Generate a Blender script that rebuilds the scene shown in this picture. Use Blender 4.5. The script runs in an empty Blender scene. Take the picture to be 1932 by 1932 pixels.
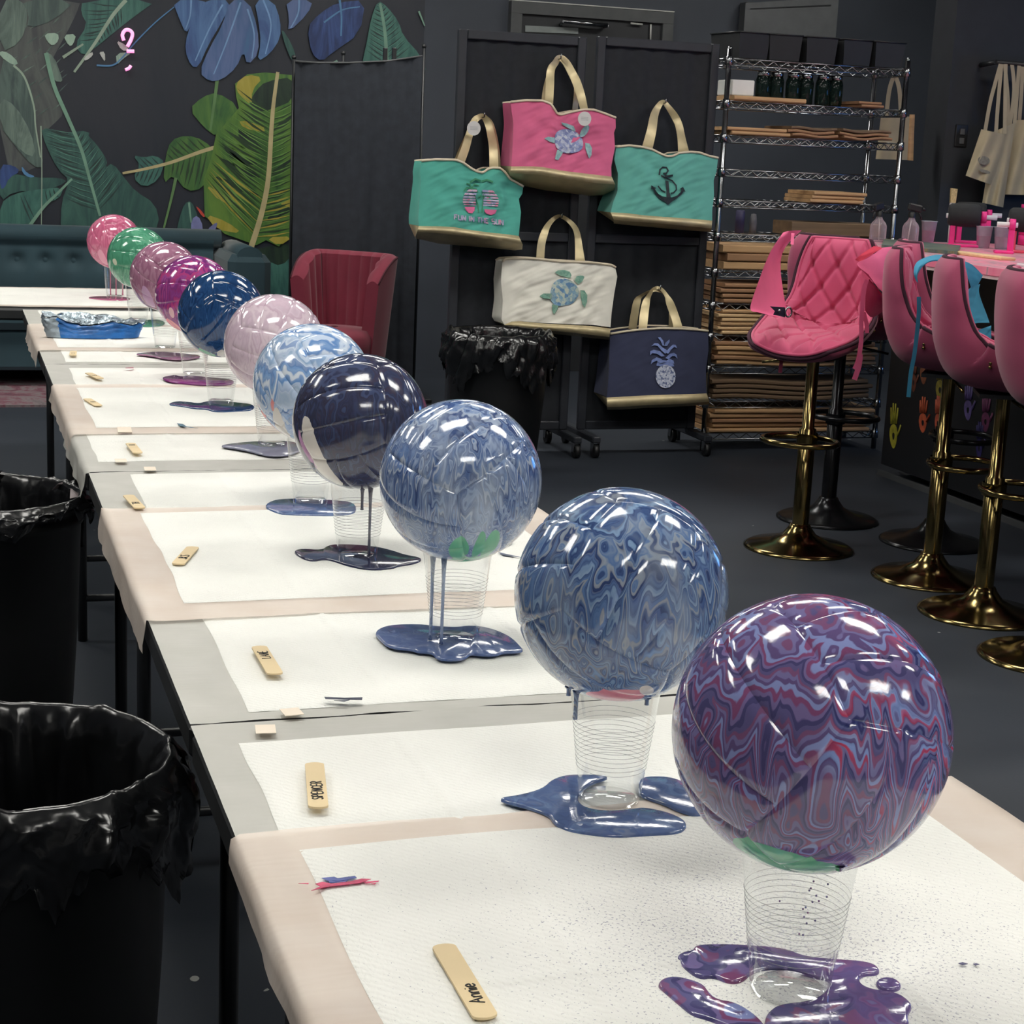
import bpy, math, random
import numpy as np
from mathutils import Vector, Matrix, Euler
random.seed(7)
SC = bpy.context.scene
COL = SC.collection
PI = math.pi

# ------------------------------------------------------------------ camera
F_PX, CAM_H = 3201.0, 1.375
PITCH, ROLL, YAW = math.radians(12.06), math.radians(2.571), math.radians(18.52)
_cp, _sp = math.cos(PITCH), math.sin(PITCH)
_fw = np.array([0, _cp, -_sp]); _ri = np.array([1.0, 0, 0]); _up = np.array([0, _sp, _cp])
_c, _s = math.cos(ROLL), math.sin(ROLL)
_r2 = _c * _ri + _s * _up; _u2 = -_s * _ri + _c * _up
_R = np.array([[math.cos(YAW), math.sin(YAW), 0], [-math.sin(YAW), math.cos(YAW), 0], [0, 0, 1]])
CAM_R, CAM_U, CAM_F = _R @ _r2, _R @ _u2, _R @ _fw
CAM_C = np.array([0, 0, CAM_H])
cam = bpy.data.cameras.new('camera')
cam.sensor_fit = 'HORIZONTAL'; cam.sensor_width = 36.0
cam.lens = 36.0 * F_PX / 1932.0
cam.clip_start = 0.05; cam.clip_end = 60
cam_o = bpy.data.objects.new('camera', cam); COL.objects.link(cam_o)
cam_o.matrix_world = Matrix(((CAM_R[0], CAM_U[0], -CAM_F[0], 0), (CAM_R[1], CAM_U[1], -CAM_F[1], 0),
                             (CAM_R[2], CAM_U[2], -CAM_F[2], CAM_H), (0, 0, 0, 1)))
SC.camera = cam_o

# ------------------------------------------------------------------ view, world
SC.view_settings.view_transform = 'Standard'; SC.view_settings.look = 'None'
SC.view_settings.exposure = 0.66; SC.view_settings.gamma = 1.0
SC.view_settings.use_curve_mapping = False
SC.cycles.max_bounces = 10; SC.cycles.transparent_max_bounces = 24
SC.cycles.caustics_reflective = False; SC.cycles.caustics_refractive = False
w = bpy.data.worlds.new('world'); SC.world = w; w.use_nodes = True
w.node_tree.nodes['Background'].inputs[0].default_value = (0.55, 0.62, 0.75, 1)
w.node_tree.nodes['Background'].inputs[1].default_value = 0.05

# lamp strengths (the lamps themselves are built with the ceiling)
PANEL_STRENGTH = 10.4
BLUE_STRENGTH = 4.0
TOP_Z = 3.25

# ------------------------------------------------------------------ pixel -> place helpers
def ray(u, v):
    return CAM_R * ((u - 966) / F_PX) - CAM_U * ((v - 966) / F_PX) + CAM_F
def hx(u, v, x):
    d = ray(u, v); return CAM_C + d * (x / d[0])
def hy(u, v, y):
    d = ray(u, v); return CAM_C + d * (y / d[1])
def hz(u, v, z):
    d = ray(u, v); return CAM_C + d * ((z - CAM_H) / d[2])

def col(r, g, b):
    f = lambda c: (c / 255 / 12.92) if c / 255 <= .04045 else ((c / 255 + .055) / 1.055) ** 2.4
    return (f(r), f(g), f(b), 1.0)

# ------------------------------------------------------------------ materials
class NT:
    def __init__(s, name):
        s.m = bpy.data.materials.new(name); s.m.use_nodes = True
        s.t = s.m.node_tree; s.b = s.t.nodes['Principled BSDF']; s.out = s.t.nodes['Material Output']
    def n(s, typ, **kw):
        x = s.t.nodes.new(typ)
        for k, v in kw.items(): setattr(x, k, v)
        return x
    def put(s, sock, v):
        if isinstance(v, bpy.types.NodeSocket): s.t.links.new(v, sock)
        elif isinstance(v, (tuple, list)) and len(v) == 3 and sock.type == 'RGBA': sock.default_value = (*v, 1)
        else: sock.default_value = v
    def math(s, op, a, b=None, c=None, clamp=False):
        x = s.n('ShaderNodeMath', operation=op, use_clamp=clamp)
        s.put(x.inputs[0], a)
        if b is not None: s.put(x.inputs[1], b)
        if c is not None: s.put(x.inputs[2], c)
        return x.outputs[0]
    def vm(s, op, a, b=None, out=0):
        x = s.n('ShaderNodeVectorMath', operation=op)
        s.put(x.inputs[0], a)
        if b is not None: s.put(x.inputs[1], b)
        return x.outputs['Value'] if op in ('DOT_PRODUCT', 'LENGTH') else x.outputs[0]
    def coord(s, obj=None, kind='Object'):
        x = s.n('ShaderNodeTexCoord')
        if obj: x.object = obj
        return x.outputs[kind]
    def noise(s, vec, scale=5, detail=2, rough=.5, dist=0, out=0):
        x = s.n('ShaderNodeTexNoise')
        s.put(x.inputs['Vector'], vec); s.put(x.inputs['Scale'], scale); x.inputs['Detail'].default_value = detail
        x.inputs['Roughness'].default_value = rough; x.inputs['Distortion'].default_value = dist
        return x.outputs[out]
    def ramp(s, fac, stops, interp='LINEAR'):
        x = s.n('ShaderNodeValToRGB'); e = x.color_ramp.elements; x.color_ramp.interpolation = interp
        while len(e) < len(stops): e.new(1)
        for i, (p, c) in enumerate(stops): e[i].position = p; e[i].color = c
        s.put(x.inputs[0], fac); return x.outputs[0]
    def mix(s, fac, a, b, blend='MIX'):
        x = s.n('ShaderNodeMix', data_type='RGBA', blend_type=blend)
        s.put(x.inputs[0], fac); s.put(x.inputs[6], a); s.put(x.inputs[7], b); return x.outputs[2]
    def bump(s, h, strength=.3, dist=.002):
        x = s.n('ShaderNodeBump'); x.inputs['Strength'].default_value = strength; x.inputs['Distance'].default_value = dist
        s.put(x.inputs['Height'], h); s.put(s.b.inputs['Normal'], x.outputs[0])
    def set(s, **kw):
        names = dict(color='Base Color', rough='Roughness', metal='Metallic', spec='Specular IOR Level', alpha='Alpha',
                     coat='Coat Weight', coat_rough='Coat Roughness', sheen='Sheen Weight', trans='Transmission Weight', ior='IOR',
                     emit='Emission Color', emit_s='Emission Strength')
        for k, v in kw.items(): s.put(s.b.inputs[names[k]], v)
        return s

def pmat(name, c, rough=.6, metal=0, spec=.5, var=.12, vscale=12, bump=0, bscale=60, bdist=.001, sheen=0, coat=0, c2=None, stretch=None):
    """plain procedural material: a colour with soft noise variation and optional fine relief"""
    t = NT(name); v = t.coord()
    if stretch: v = t.vm('MULTIPLY', v, stretch)
    nz = t.noise(v, vscale, 3)
    lo = tuple(x * (1 - var) for x in c[:3]) + (1,); hi = tuple(min(1, x * (1 + var)) for x in c[:3]) + (1,)
    if c2: lo, hi = c, c2
    t.set(color=t.ramp(nz, [(.3, lo), (.7, hi)]), rough=rough, metal=metal, spec=spec)
    if sheen: t.set(sheen=sheen)
    if coat: t.set(coat=coat, coat_rough=.05)
    if bump: t.bump(t.noise(v, bscale, 3), bump, bdist)
    return t.m

# ------------------------------------------------------------------ mesh builder
def catmull(pts, n=6, closed=False):
    P = [np.array(p, float) for p in pts]; out = []; m = len(P)
    rng = range(m) if closed else range(m - 1)
    for i in rng:
        if closed: a, b, c, d = P[i - 1], P[i], P[(i + 1) % m], P[(i + 2) % m]
        else: a, b, c, d = P[max(i - 1, 0)], P[i], P[i + 1], P[min(i + 2, m - 1)]
        for k in range(n):
            t = k / n
            out.append(.5 * ((2 * b) + (-a + c) * t + (2 * a - 5 * b + 4 * c - d) * t * t + (-a + 3 * b - 3 * c + d) * t ** 3))
    if not closed: out.append(P[-1])
    return out

def interp(poly, t):
    """point at fraction t (by index-weighted chord) of a polyline"""
    P = [np.array(p, float) for p in poly]
    L = [0]
    for a, b in zip(P, P[1:]): L.append(L[-1] + np.linalg.norm(b - a))
    x = t * L[-1]
    for i in range(len(P) - 1):
        if x <= L[i + 1] or i == len(P) - 2:
            d = L[i + 1] - L[i]
            return P[i] + (P[i + 1] - P[i]) * ((x - L[i]) / d if d > 1e-12 else 0)

class MB:
    def __init__(s): s.v = []; s.f = []; s.sm = []; s.mi = []
    def add(s, vs, fs, smooth=False, mi=0):
        k = len(s.v); s.v += [tuple(map(float, p)) for p in vs]
        s.f += [tuple(i + k for i in f) for f in fs]; s.sm += [smooth] * len(fs); s.mi += [mi] * len(fs); return s
    def box(s, c, d, rot=None, bev=0, mi=0):
        c = np.array(c, float); h = np.array(d, float) / 2
        M = np.array(Euler(rot).to_matrix()) if rot else np.eye(3)
        if bev <= 0:
            vs = [c + M @ (h * np.array(q)) for q in [(-1, -1, -1), (1, -1, -1), (1, 1, -1), (-1, 1, -1), (-1, -1, 1), (1, -1, 1), (1, 1, 1), (-1, 1, 1)]]
            return s.add(vs, [(3, 2, 1, 0), (4, 5, 6, 7), (0, 1, 5, 4), (1, 2, 6, 5), (2, 3, 7, 6), (3, 0, 4, 7)], mi=mi)
        # bevelled: three stacked rings top/bottom with chamfered corners
        b = min(bev, min(h) * .95); vs = []; fs = []
        def ring(z, ins):
            x, y = h[0] - ins, h[1] - ins; q = b
            return [(-x + q, -y, z), (x - q, -y, z), (x, -y + q, z), (x, y - q, z), (x - q, y, z), (-x + q, y, z), (-x, y - q, z), (-x, -y + q, z)]
        rings = [ring(-h[2], b * .7), ring(-h[2] + b, 0), ring(h[2] - b, 0), ring(h[2], b * .7)]
        for r in rings: vs += [c + M @ np.array(p) for p in r]
        for i in range(3):
            for j in range(8): fs.append((i * 8 + j, i * 8 + (j + 1) % 8, i * 8 + 8 + (j + 1) % 8, i * 8 + 8 + j))
        fs.append(tuple(range(7, -1, -1))); fs.append(tuple(range(24, 32)))
        return s.add(vs, fs, mi=mi)
    def tube(s, pts, r, n=8, closed=False, cap=True, smooth=True, flat=None, mi=0):
        P = [np.array(p, float) for p in pts]; m = len(P); vs = []; fs = []
        rr = r if hasattr(r, '__len__') else [r] * m
        up = None
        for i in range(m):
            if closed: t = P[(i + 1) % m] - P[i - 1]
            else: t = P[min(i + 1, m - 1)] - P[max(i - 1, 0)]
            t = t / (np.linalg.norm(t) + 1e-12)
            if up is None:
                up = np.array([0, 0, 1.0]) if abs(t[2]) < .9 else np.array([1.0, 0, 0])
            a = np.cross(t, up); a /= np.linalg.norm(a) + 1e-12; b = np.cross(a, t); up = b
            for k in range(n):
                th = 2 * PI * k / n
                vs.append(P[i] + rr[i] * (math.cos(th) * a + math.sin(th) * b * (flat or 1)))
        for i in range(m if closed else m - 1):
            for k in range(n):
                j = (i + 1) % m
                fs.append((i * n + k, i * n + (k + 1) % n, j * n + (k + 1) % n, j * n + k))
        s.add(vs, fs, smooth, mi)
        if cap and not closed:
            k = len(s.v) - len(vs)
            s.f += [tuple(k + i for i in range(n - 1, -1, -1)), tuple(k + (m - 1) * n + i for i in range(n))]; s.sm += [False] * 2; s.mi += [mi] * 2
        return s
    def lathe(s, prof, n=24, c=(0, 0, 0), smooth=True, cap0=False, cap1=False, mi=0, fn=None):
        vs = []; fs = []; m = len(prof)
        for i, (r, z) in enumerate(prof):
            for k in range(n):
                th = 2 * PI * k / n; q = [r * math.cos(th), r * math.sin(th), z]
                if fn: q = fn(q, i, th)
                vs.append((c[0] + q[0], c[1] + q[1], c[2] + q[2]))
        for i in range(m - 1):
            for k in range(n): fs.append((i * n + k, i * n + (k + 1) % n, i * n + n + (k + 1) % n, i * n + n + k))
        s.add(vs, fs, smooth, mi); k = len(s.v) - len(vs)
        if cap0: s.f.append(tuple(k + i for i in range(n - 1, -1, -1))); s.sm.append(False); s.mi.append(mi)
        if cap1: s.f.append(tuple(k + (m - 1) * n + i for i in range(n))); s.sm.append(False); s.mi.append(mi)
        return s
    def grid(s, fn, nu, nv, smooth=True, wrap=False, mi=0, mask=None):
        vs = [fn(i / nu, j / nv) for j in range(nv + 1) for i in range(nu + 1)]; fs = []
        for j in range(nv):
            for i in range(nu):
                if mask and not mask(i / nu, j / nv): continue
                fs.append((j * (nu + 1) + i, j * (nu + 1) + i + 1, (j + 1) * (nu + 1) + i + 1, (j + 1) * (nu + 1) + i))
        return s.add(vs, fs, smooth, mi)
    def slab(s, pts, off, smooth=False, mi=0):
        """closed prism: polygon pts (3D) extruded by the vector off"""
        P = [np.array(p, float) for p in pts]; n = len(P); off = np.array(off, float)
        vs = P + [p + off for p in P]
        fs = [tuple(range(n - 1, -1, -1)), tuple(range(n, 2 * n))] + [(i, (i + 1) % n, n + (i + 1) % n, n + i) for i in range(n)]
        return s.add(vs, fs, smooth, mi)
    def ball(s, c, r, n=12, m=8, sc=(1, 1, 1), mi=0):
        prof = [(max(1e-4, math.sin(PI * j / m)) * r, -math.cos(PI * j / m) * r) for j in range(m + 1)]
        return s.lathe(prof, n, c, fn=lambda q, i, th: [q[0] * sc[0], q[1] * sc[1], q[2] * sc[2]], mi=mi)
    def build(s, name, mats, parent=None, origin=(0, 0, 0)):
        o3 = np.array(origin, float)
        me = bpy.data.meshes.new(name)
        me.from_pydata([tuple(np.array(p) - o3) for p in s.v], [], s.f)
        me.polygons.foreach_set('use_smooth', s.sm)
        for m in (mats if isinstance(mats, (list, tuple)) else [mats]): me.materials.append(m)
        me.polygons.foreach_set('material_index', s.mi)
        me.update()
        o = bpy.data.objects.new(name, me); COL.objects.link(o)
        if parent: o.parent = parent
        else: o.location = tuple(o3)
        return o

def tag(o, label, cat, group=None, kind=None):
    if label: o['label'] = label
    if cat: o['category'] = cat
    if group: o['group'] = group
    if kind: o['kind'] = kind
    return o
def thing(name, loc, label, cat, group=None, rz=0):
    o = bpy.data.objects.new(name, None); COL.objects.link(o)
    o.location = tuple(float(x) for x in loc); o.rotation_euler = (0, 0, rz); o.empty_display_size = .05
    return tag(o, label, cat, group)
def kids(o): return [c for c in bpy.data.objects if c.parent == o]
def dup(root, loc, label, rz=None, group=None):
    r = root.copy(); COL.objects.link(r); r.location = tuple(float(x) for x in loc)
    if rz is not None: r.rotation_euler = (0, 0, rz)
    r['label'] = label
    if group: r['group'] = group
    for ch in kids(root):
        c = ch.copy(); COL.objects.link(c); c.parent = r
        for g in kids(ch):
            d = g.copy(); COL.objects.link(d); d.parent = c
    return r
def recolor(o, m):
    """give one copied part its own material without touching the shared mesh"""
    o.material_slots[0].link = 'OBJECT'; o.material_slots[0].material = m
def struct(o): o['kind'] = 'structure'; return o
def hn(x, y=0.0, z=0.0):
    """cheap smooth value noise for wrinkles"""
    return (math.sin(x * 1.7 + 1.3 * math.sin(y * 2.1 + z)) + math.sin(y * 2.9 + 1.7 * math.sin(x * 1.3 - z * 1.1)) + math.sin((x + y) * 3.7 + z * 2.3 + 2 * math.sin(x * .9))) / 3
def chaikin(P, it=2, closed=True):
    P = [np.array(p, float) for p in P]
    for _ in range(it):
        Q = []
        n = len(P)
        for i in range(n):
            a, b = P[i], P[(i + 1) % n]; Q += [a * .75 + b * .25, a * .25 + b * .75]
        P = Q
    return P
# ------------------------------------------------------------------ shared materials
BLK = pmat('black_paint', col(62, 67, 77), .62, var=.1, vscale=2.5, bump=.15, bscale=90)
BLKM = pmat('black_metal', col(34, 36, 39), .38, var=.15)
BLKF = pmat('black_fabric', col(46, 50, 58), .9, var=.18, vscale=18, bump=.3, bscale=300, bdist=.0006)
BLKP = pmat('black_plastic', col(26, 27, 29), .42, var=.2, vscale=6)
STEEL = pmat('chrome_wire', col(150, 152, 155), .22, metal=1, var=.15, vscale=30)
GREYP = pmat('grey_paint', col(76, 78, 80), .55, var=.1)
GOLD = pmat('gold_chrome', col(132, 116, 76), .16, metal=1, var=.08)
WHITE = pmat('white_plastic', col(228, 228, 224), .4, var=.04)
MARK = pmat('marker_ink', col(24, 24, 28), .6, var=.2)

WALL_Y, PAN_Y, RACK_Y = 10.2, 7.4, 7.34

# ------------------------------------------------------------------ floor, walls, ceiling
def floor_mat():
    t = NT('floor_black'); v = t.coord()
    n1 = t.noise(v, 1.3, 4); base = t.ramp(n1, [(.3, col(42, 47, 55)), (.75, col(54, 59, 68))])
    sp = t.n('ShaderNodeTexVoronoi'); t.put(sp.inputs['Vector'], t.vm('ADD', v, t.vm('MULTIPLY', t.noise(v, 40, 2, out=1), (.02, .02, 0)))); sp.inputs['Scale'].default_value = 9
    clump = t.math('GREATER_THAN', t.noise(v, 2.2, 1), .56)
    dot = t.math('MULTIPLY', t.math('LESS_THAN', sp.outputs['Distance'], .075), clump)
    dot = t.math('MULTIPLY', dot, t.math('GREATER_THAN', t.noise(v, 13, 0), .47))
    t.set(color=t.mix(dot, base, col(150, 152, 148)), rough=t.math('MULTIPLY_ADD', n1, .25, .42), spec=.35)
    t.bump(t.noise(v, 160, 3), .12, .001)
    return t.m
m = MB(); m.box((1.5, 4.5, -.05), (13, 17, .1)); struct(m.build('floor', floor_mat()))
m = MB(); m.box((2.0, WALL_Y + .1, 1.6), (12, .2, 3.6)); struct(m.build('wall_back', BLK))
m = MB(); m.box((-3.6, 4, 1.6), (.2, 14, 3.6)); struct(m.build('wall_left', BLK))
m = MB(); m.box((7.0, 4, 1.6), (.2, 14, 3.6)); struct(m.build('wall_right', BLK))
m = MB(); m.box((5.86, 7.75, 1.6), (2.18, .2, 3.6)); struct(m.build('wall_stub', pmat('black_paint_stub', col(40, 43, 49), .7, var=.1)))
m = MB(); m.box((2, -3.1, 1.6), (12, .2, 3.6)); struct(m.build('wall_front', pmat('front_wall_paint', col(150, 150, 152), .7, var=.05)))  # unseen wall, its colour lightened to bounce light back into the room
m = MB(); m.box((1.5, 4.5, TOP_Z + .3), (13, 17, .1)); struct(m.build('ceiling', pmat('ceiling_dark', col(84, 86, 88), .8)))

# ceiling lamps: troffers hung below the dark ceiling
def lamp_mat(name, c, s):
    t = NT(name); v = t.coord(); t.set(color=(0.8, .8, .8, 1), emit=t.ramp(t.noise(v, 2, 1), [(.2, c), (.8, tuple(min(1, x * 1.03) for x in c[:3]) + (1,))]), emit_s=s); return t.m
LAMP = lamp_mat('lamp_diffuser', (1.0, .965, .90, 1), PANEL_STRENGTH)
LAMPF = pmat('lamp_frame', col(190, 190, 186), .5, var=.03)
def ceiling_light(x, y, label):
    r = thing('ceiling_light', (x, y, TOP_Z), label, 'ceiling light', 'ceiling lights over the tables')
    d = MB().box((0, 0, -.004), (1.16, .54, .008)).build('diffuser', LAMP, r)
    f = MB()
    for sx in (-1, 1): f.box((sx * .595, 0, .02), (.03, .6, .09))
    for sy in (-1, 1): f.box((0, sy * .285, .02), (1.16, .03, .09))
    f.box((0, 0, .055), (1.16, .54, .02)); f.build('lamp_frame', LAMPF, r)
    for sx in (-.5, .5): MB().tube([(sx, 0, .06), (sx, 0, .26)], .004, 6).build('hanger', STEEL, r)
    return r
rows = [(-.6, 'row behind the viewer'), (2.4, 'row over the near tables'), (5.4, 'row over the middle tables'), (8.3, 'row nearest the back wall')]
cols = [(-1.7, 'left'), (.35, 'middle'), (2.55, 'right'), (5.0, 'far right')]
for y, rn in rows:
    for x, cn in cols:
        if y < 0 and x < -1: continue      # the corner left of the viewer stays dark
        ceiling_light(x, y, 'white rectangular ceiling light, %s of the %s' % (cn, rn))
# blue lit sign tube behind the bar, outside the frame on the right
BL = lamp_mat('blue_tube', (.08, .35, 1.0, 1), BLUE_STRENGTH)
r = thing('light_bar', (6.86, 5.2, 1.5), 'blue glowing light bar on the right wall behind the bar', 'lamp')
MB().box((-.04, 0, 0), (.03, .9, .7)).build('glowing_panel', BL, r)
MB().box((0, 0, 0), (.06, 1.0, .8), bev=.01).build('housing', BLKP, r)

# ------------------------------------------------------------------ door in the back wall
def px_rect(m, pts, y, th, mi=0):
    m.slab([hy(u, v, y) for u, v in pts], (0, th, 0), mi=mi)
DY = WALL_Y
a, b = hy(960, 2, DY), hy(1265, 25, DY)
dx0, dx1, dtop = a[0], b[0], (a[2] + b[2]) / 2
dr = thing('door_1', ((dx0 + dx1) / 2, DY - .012, 0), 'dark grey door behind the bag display panels', 'door'); dr['kind'] = 'structure'
o3 = np.array(dr.location)
m = MB(); m.box(((dx0 + dx1) / 2, DY - .022, dtop / 2 - .03), (dx1 - dx0 - .14, .03, dtop - .06)); m.build('door_leaf', pmat('door_dark', col(36, 38, 42), .55), dr, o3)
m = MB()
for x in (dx0 + .035, dx1 - .035): MB().box((x, DY - .03, dtop / 2 - .0355), (.07, .06, dtop - .071)).build('door_jamb', GREYP, dr, o3)
m.box(((dx0 + dx1) / 2, DY - .03, dtop - .035), (dx1 - dx0, .06, .07)); m.build('door_head', GREYP, dr, o3)
m = MB(); m.box(((dx0 + dx1) / 2, DY - .032, dtop + .004), (dx1 - dx0, .064, .006)); m.build('frame_edge', LAMPF, dr, o3)
m = MB(); p0, p1 = hy(1063, 40, DY - .1), hy(1146, 48, DY - .1)
m.tube([p0, p1], .014, 8); m.tube([p0 + (0, .06, -.02), p0], .01, 6); m.tube([p1 + (0, .06, -.005), p1], .01, 6); m.build('door_closer', STEEL, dr, o3)
m = MB(); px_rect(m, [(991, 48), (1091, 53), (1091, 64), (991, 60)], DY - .045, .012); m.build('name_plate', pmat('plate_grey', col(128, 134, 134), .5), dr, o3)
m = MB(); p0, p1 = hy(1190, 44, DY - .06), hy(1212, 46, DY - .06); m.tube([p0, p1], .006, 6); q = hy(1228, 46, DY - .05); m.tube([q, hy(1227, 78, DY - .05)], .006, 6); m.build('latch_rod', LAMPF, dr, o3)

# wall box with a swung-open lid, above the wire rack
wb = hy(1390, 45, DY - .02)
r = thing('electrical_box', wb, 'grey wall box with tilted lid above the wire rack', 'wall box')
m = MB(); m.box((.29, -.05, .0), (.56, .1, .26), bev=.006); m.build('box_body', GREYP, r)
m = MB(); m.slab([(0, -.11, -.13), (.6, -.2, -.145), (.6, -.2, .19), (0, -.11, .12)], (0, .008, 0)); m.build('lid', pmat('lid_grey', col(84, 86, 89), .5), r)
m = MB(); m.slab([(.03, -.121, .085), (.55, -.199, .135), (.55, -.199, .142), (.03, -.121, .09)], (0, .003, 0)); m.build('slot', BLKM, r)
# switch plate on the dark wall stub
p = hy(1795, 255, 7.62)
r = thing('light_switch', (max(p[0], 4.86), 7.645, p[2]), 'small dark switch plate on the black wall near the canvas totes', 'switch')
MB().box((0, 0, 0), (.07, .01, .11), bev=.003).build('plate', BLKP, r)
MB().box((0, -.008, .02), (.025, .01, .03), bev=.002).build('toggle', GREYP, r); MB().box((0, -.008, -.025), (.025, .01, .03), bev=.002).build('toggle', GREYP, r)

# ------------------------------------------------------------------ leaf mural (a flat print on the back wall)
MY = WALL_Y - .006
S = 820 / 1932
def leafmat(name, c1, c2, c3, ang, sc=9, dist=2.5, rough=.38):
    t = NT(name); v = t.coord()
    mp = t.n('ShaderNodeMapping'); t.put(mp.inputs['Vector'], v); mp.inputs['Rotation'].default_value = (0, math.radians(ang), 0); mp.inputs['Scale'].default_value = (1, 1, .22)
    nz = t.noise(mp.outputs[0], sc, 4, .6, dist)
    big = t.noise(v, 1.9, 2)
    c = t.ramp(nz, [(.22, c3), (.42, c1), (.6, c2), (.8, c1)])
    t.set(color=t.mix(t.math('MULTIPLY', big, .55), c, c3), rough=rough, spec=.45); return t.m
mural = thing('wall_mural', (1.3, MY, 1.4), 'jungle leaf mural printed on the back wall behind the sofa', 'mural')
MO = np.array(mural.location)
_x1 = hy(800, 60, MY)[0]
m = MB(); m.box(((_x1 - 1.6) / 2, MY, 1.55), (_x1 + 1.6, .004, 3.1)); m.build('backing_print', leafmat('mural_dark', col(44, 48, 57), col(50, 52, 60), col(36, 41, 50), 20, 2.2), mural, MO)
LAYER = [0]
def leaf(pts, mt, name='leaf', smooth=1, sc=S, off=(0, 0)):
    LAYER[0] += 1
    y = MY - .003 - .00014 * LAYER[0]
    P = chaikin([(p[0], p[1], 0) for p in pts], smooth)
    m = MB(); m.slab([hy(p[0] * sc + off[0], p[1] * sc + off[1], y) for p in P][::-1], (0, .0004, 0))
    return m.build(name, mt, mural, MO)
def stem(pts, wd, mt, name='leaf_rib', sc=S, off=(0, 0)):
    LAYER[0] += 1
    y = MY - .003 - .00014 * LAYER[0]
    P = catmull([(p[0], p[1], 0) for p in pts], 5); L = []; Rr = []
    for i, p in enumerate(P):
        t = P[min(i + 1, len(P) - 1)] - P[max(i - 1, 0)]; t /= np.linalg.norm(t); nn = np.array([-t[1], t[0], 0]); ww = wd * (1 - .45 * i / len(P))
        L.append(p + nn * ww); Rr.append(p - nn * ww)
    m = MB(); m.slab([hy(p[0] * sc + off[0], p[1] * sc + off[1], y) for p in L + Rr[::-1]], (0, .0004, 0))
    return m.build(name, mt, mural, MO)
def veins(pts, rib, n, mt, ang=48, wd=3.2, smooth=1, t0=.06, t1=.94, name='leaf_vein', sides=(-1, 1), sc=S):
    """side veins of a printed leaf: tapering strips from the midrib to the leaf's edge"""
    P = [p[:2] for p in chaikin([(p[0], p[1], 0) for p in pts], smooth)]; R_ = [p[:2] for p in catmull([(p[0], p[1], 0) for p in rib], 6)]
    LAYER[0] += 1; y = MY - .003 - .00014 * LAYER[0]; m = MB()
    for k in range(n):
        f = t0 + (t1 - t0) * k / max(1, n - 1); o = interp(R_, f); q = interp(R_, min(1, f + .02)) - interp(R_, max(0, f - .02)); a0 = math.atan2(q[1], q[0])
        for s in sides:
            a = a0 + s * math.radians(ang + 6 * hn(k * 1.7, s)); d = np.array([math.cos(a), math.sin(a)]); best = None
            for i in range(len(P)):
                e = P[(i + 1) % len(P)] - P[i]; den = d[0] * e[1] - d[1] * e[0]
                if abs(den) < 1e-9: continue
                w_ = P[i] - o; t = (w_[0] * e[1] - w_[1] * e[0]) / den; u = (w_[0] * d[1] - w_[1] * d[0]) / den
                if t > 2 and 0 <= u <= 1 and (best is None or t < best): best = t
            if not best: continue
            L = best * .97; nn = np.array([-d[1], d[0]]); ww = wd * (.7 + .6 * abs(hn(k * 3.1, s * 2)))
            c1 = o + d * L * .5 + np.array([0, L * .03]); e_ = o + d * L
            Q = [o + nn * .6, c1 + nn * ww, e_, c1 - nn * ww, o - nn * .6]
            Q = [hy(p[0] * sc, p[1] * sc, y) for p in Q]; m.slab(Q[::-1], (0, .0004, 0))
    if m.v:
        o = m.build(name, mt, mural, MO); o['kind'] = 'stuff'; return o
G = {}
G['teal'] = leafmat('leaf_teal', col(62, 106, 98), col(80, 130, 116), col(46, 76, 76), 35)
G['dteal'] = leafmat('leaf_dark_teal', col(56, 92, 86), col(70, 110, 100), col(44, 66, 68), 60)
G['grey'] = leafmat('leaf_grey_green', col(78, 96, 92), col(102, 122, 114), col(58, 68, 70), -25, 7)
G['grey2'] = leafmat('leaf_grey_pale', col(96, 114, 106), col(126, 146, 134), col(70, 82, 80), 40, 8)  # greys lifted for the haze reflected off the mural
G['green'] = leafmat('leaf_green', col(70, 112, 62), col(96, 136, 66), col(40, 66, 48), 75, 6)
G['yellow'] = leafmat('leaf_yellow_green', col(84, 126, 62), col(116, 150, 66), col(48, 78, 50), 78, 4.5, 1.6)
G['yel2'] = leafmat('leaf_yellow', col(176, 160, 66), col(190, 172, 84), col(120, 128, 54), 80, 5)
G['darkg'] = leafmat('leaf_deep_green', col(38, 54, 46), col(52, 72, 54), col(32, 40, 42), 70, 6)
G['blue'] = leafmat('leaf_blue', col(72, 104, 152), col(96, 136, 182), col(62, 76, 124), 12, 7)
G['bluep'] = leafmat('leaf_blue_purple', col(78, 96, 142), col(106, 116, 160), col(70, 112, 150), 10, 6)
G['dblue'] = leafmat('leaf_dark_blue', col(44, 62, 110), col(66, 92, 150), col(40, 48, 74), 25, 7)
G['lite'] = leafmat('leaf_pale_mint', col(150, 178, 160), col(176, 200, 180), col(120, 146, 136), 10)  # also colours the reflections painted on the mural
G['tan'] = pmat('stem_tan', col(186, 172, 128), .5); G['mint'] = pmat('stem_mint', col(118, 156, 136), .5)
G['gstem'] = pmat('stem_green', col(96, 130, 82), .5); G['bstem'] = pmat('stem_blue', col(84, 132, 176), .5); G['pstem'] = pmat('stem_pale', col(150, 168, 150), .5)
G['vd'] = pmat('vein_dark', col(40, 60, 58), .5); G['vt'] = pmat('vein_teal', col(88, 136, 122), .5); G['vg'] = pmat('vein_green', col(112, 152, 78), .5); G['vdg'] = pmat('vein_deep_green', col(44, 66, 42), .5); G['vb'] = pmat('vein_blue', col(118, 154, 196), .5)
G['red'] = pmat('petal_red', col(196, 72, 58), .5); G['lilac'] = pmat('petal_lilac', col(124, 128, 176), .5, var=.3)
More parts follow.
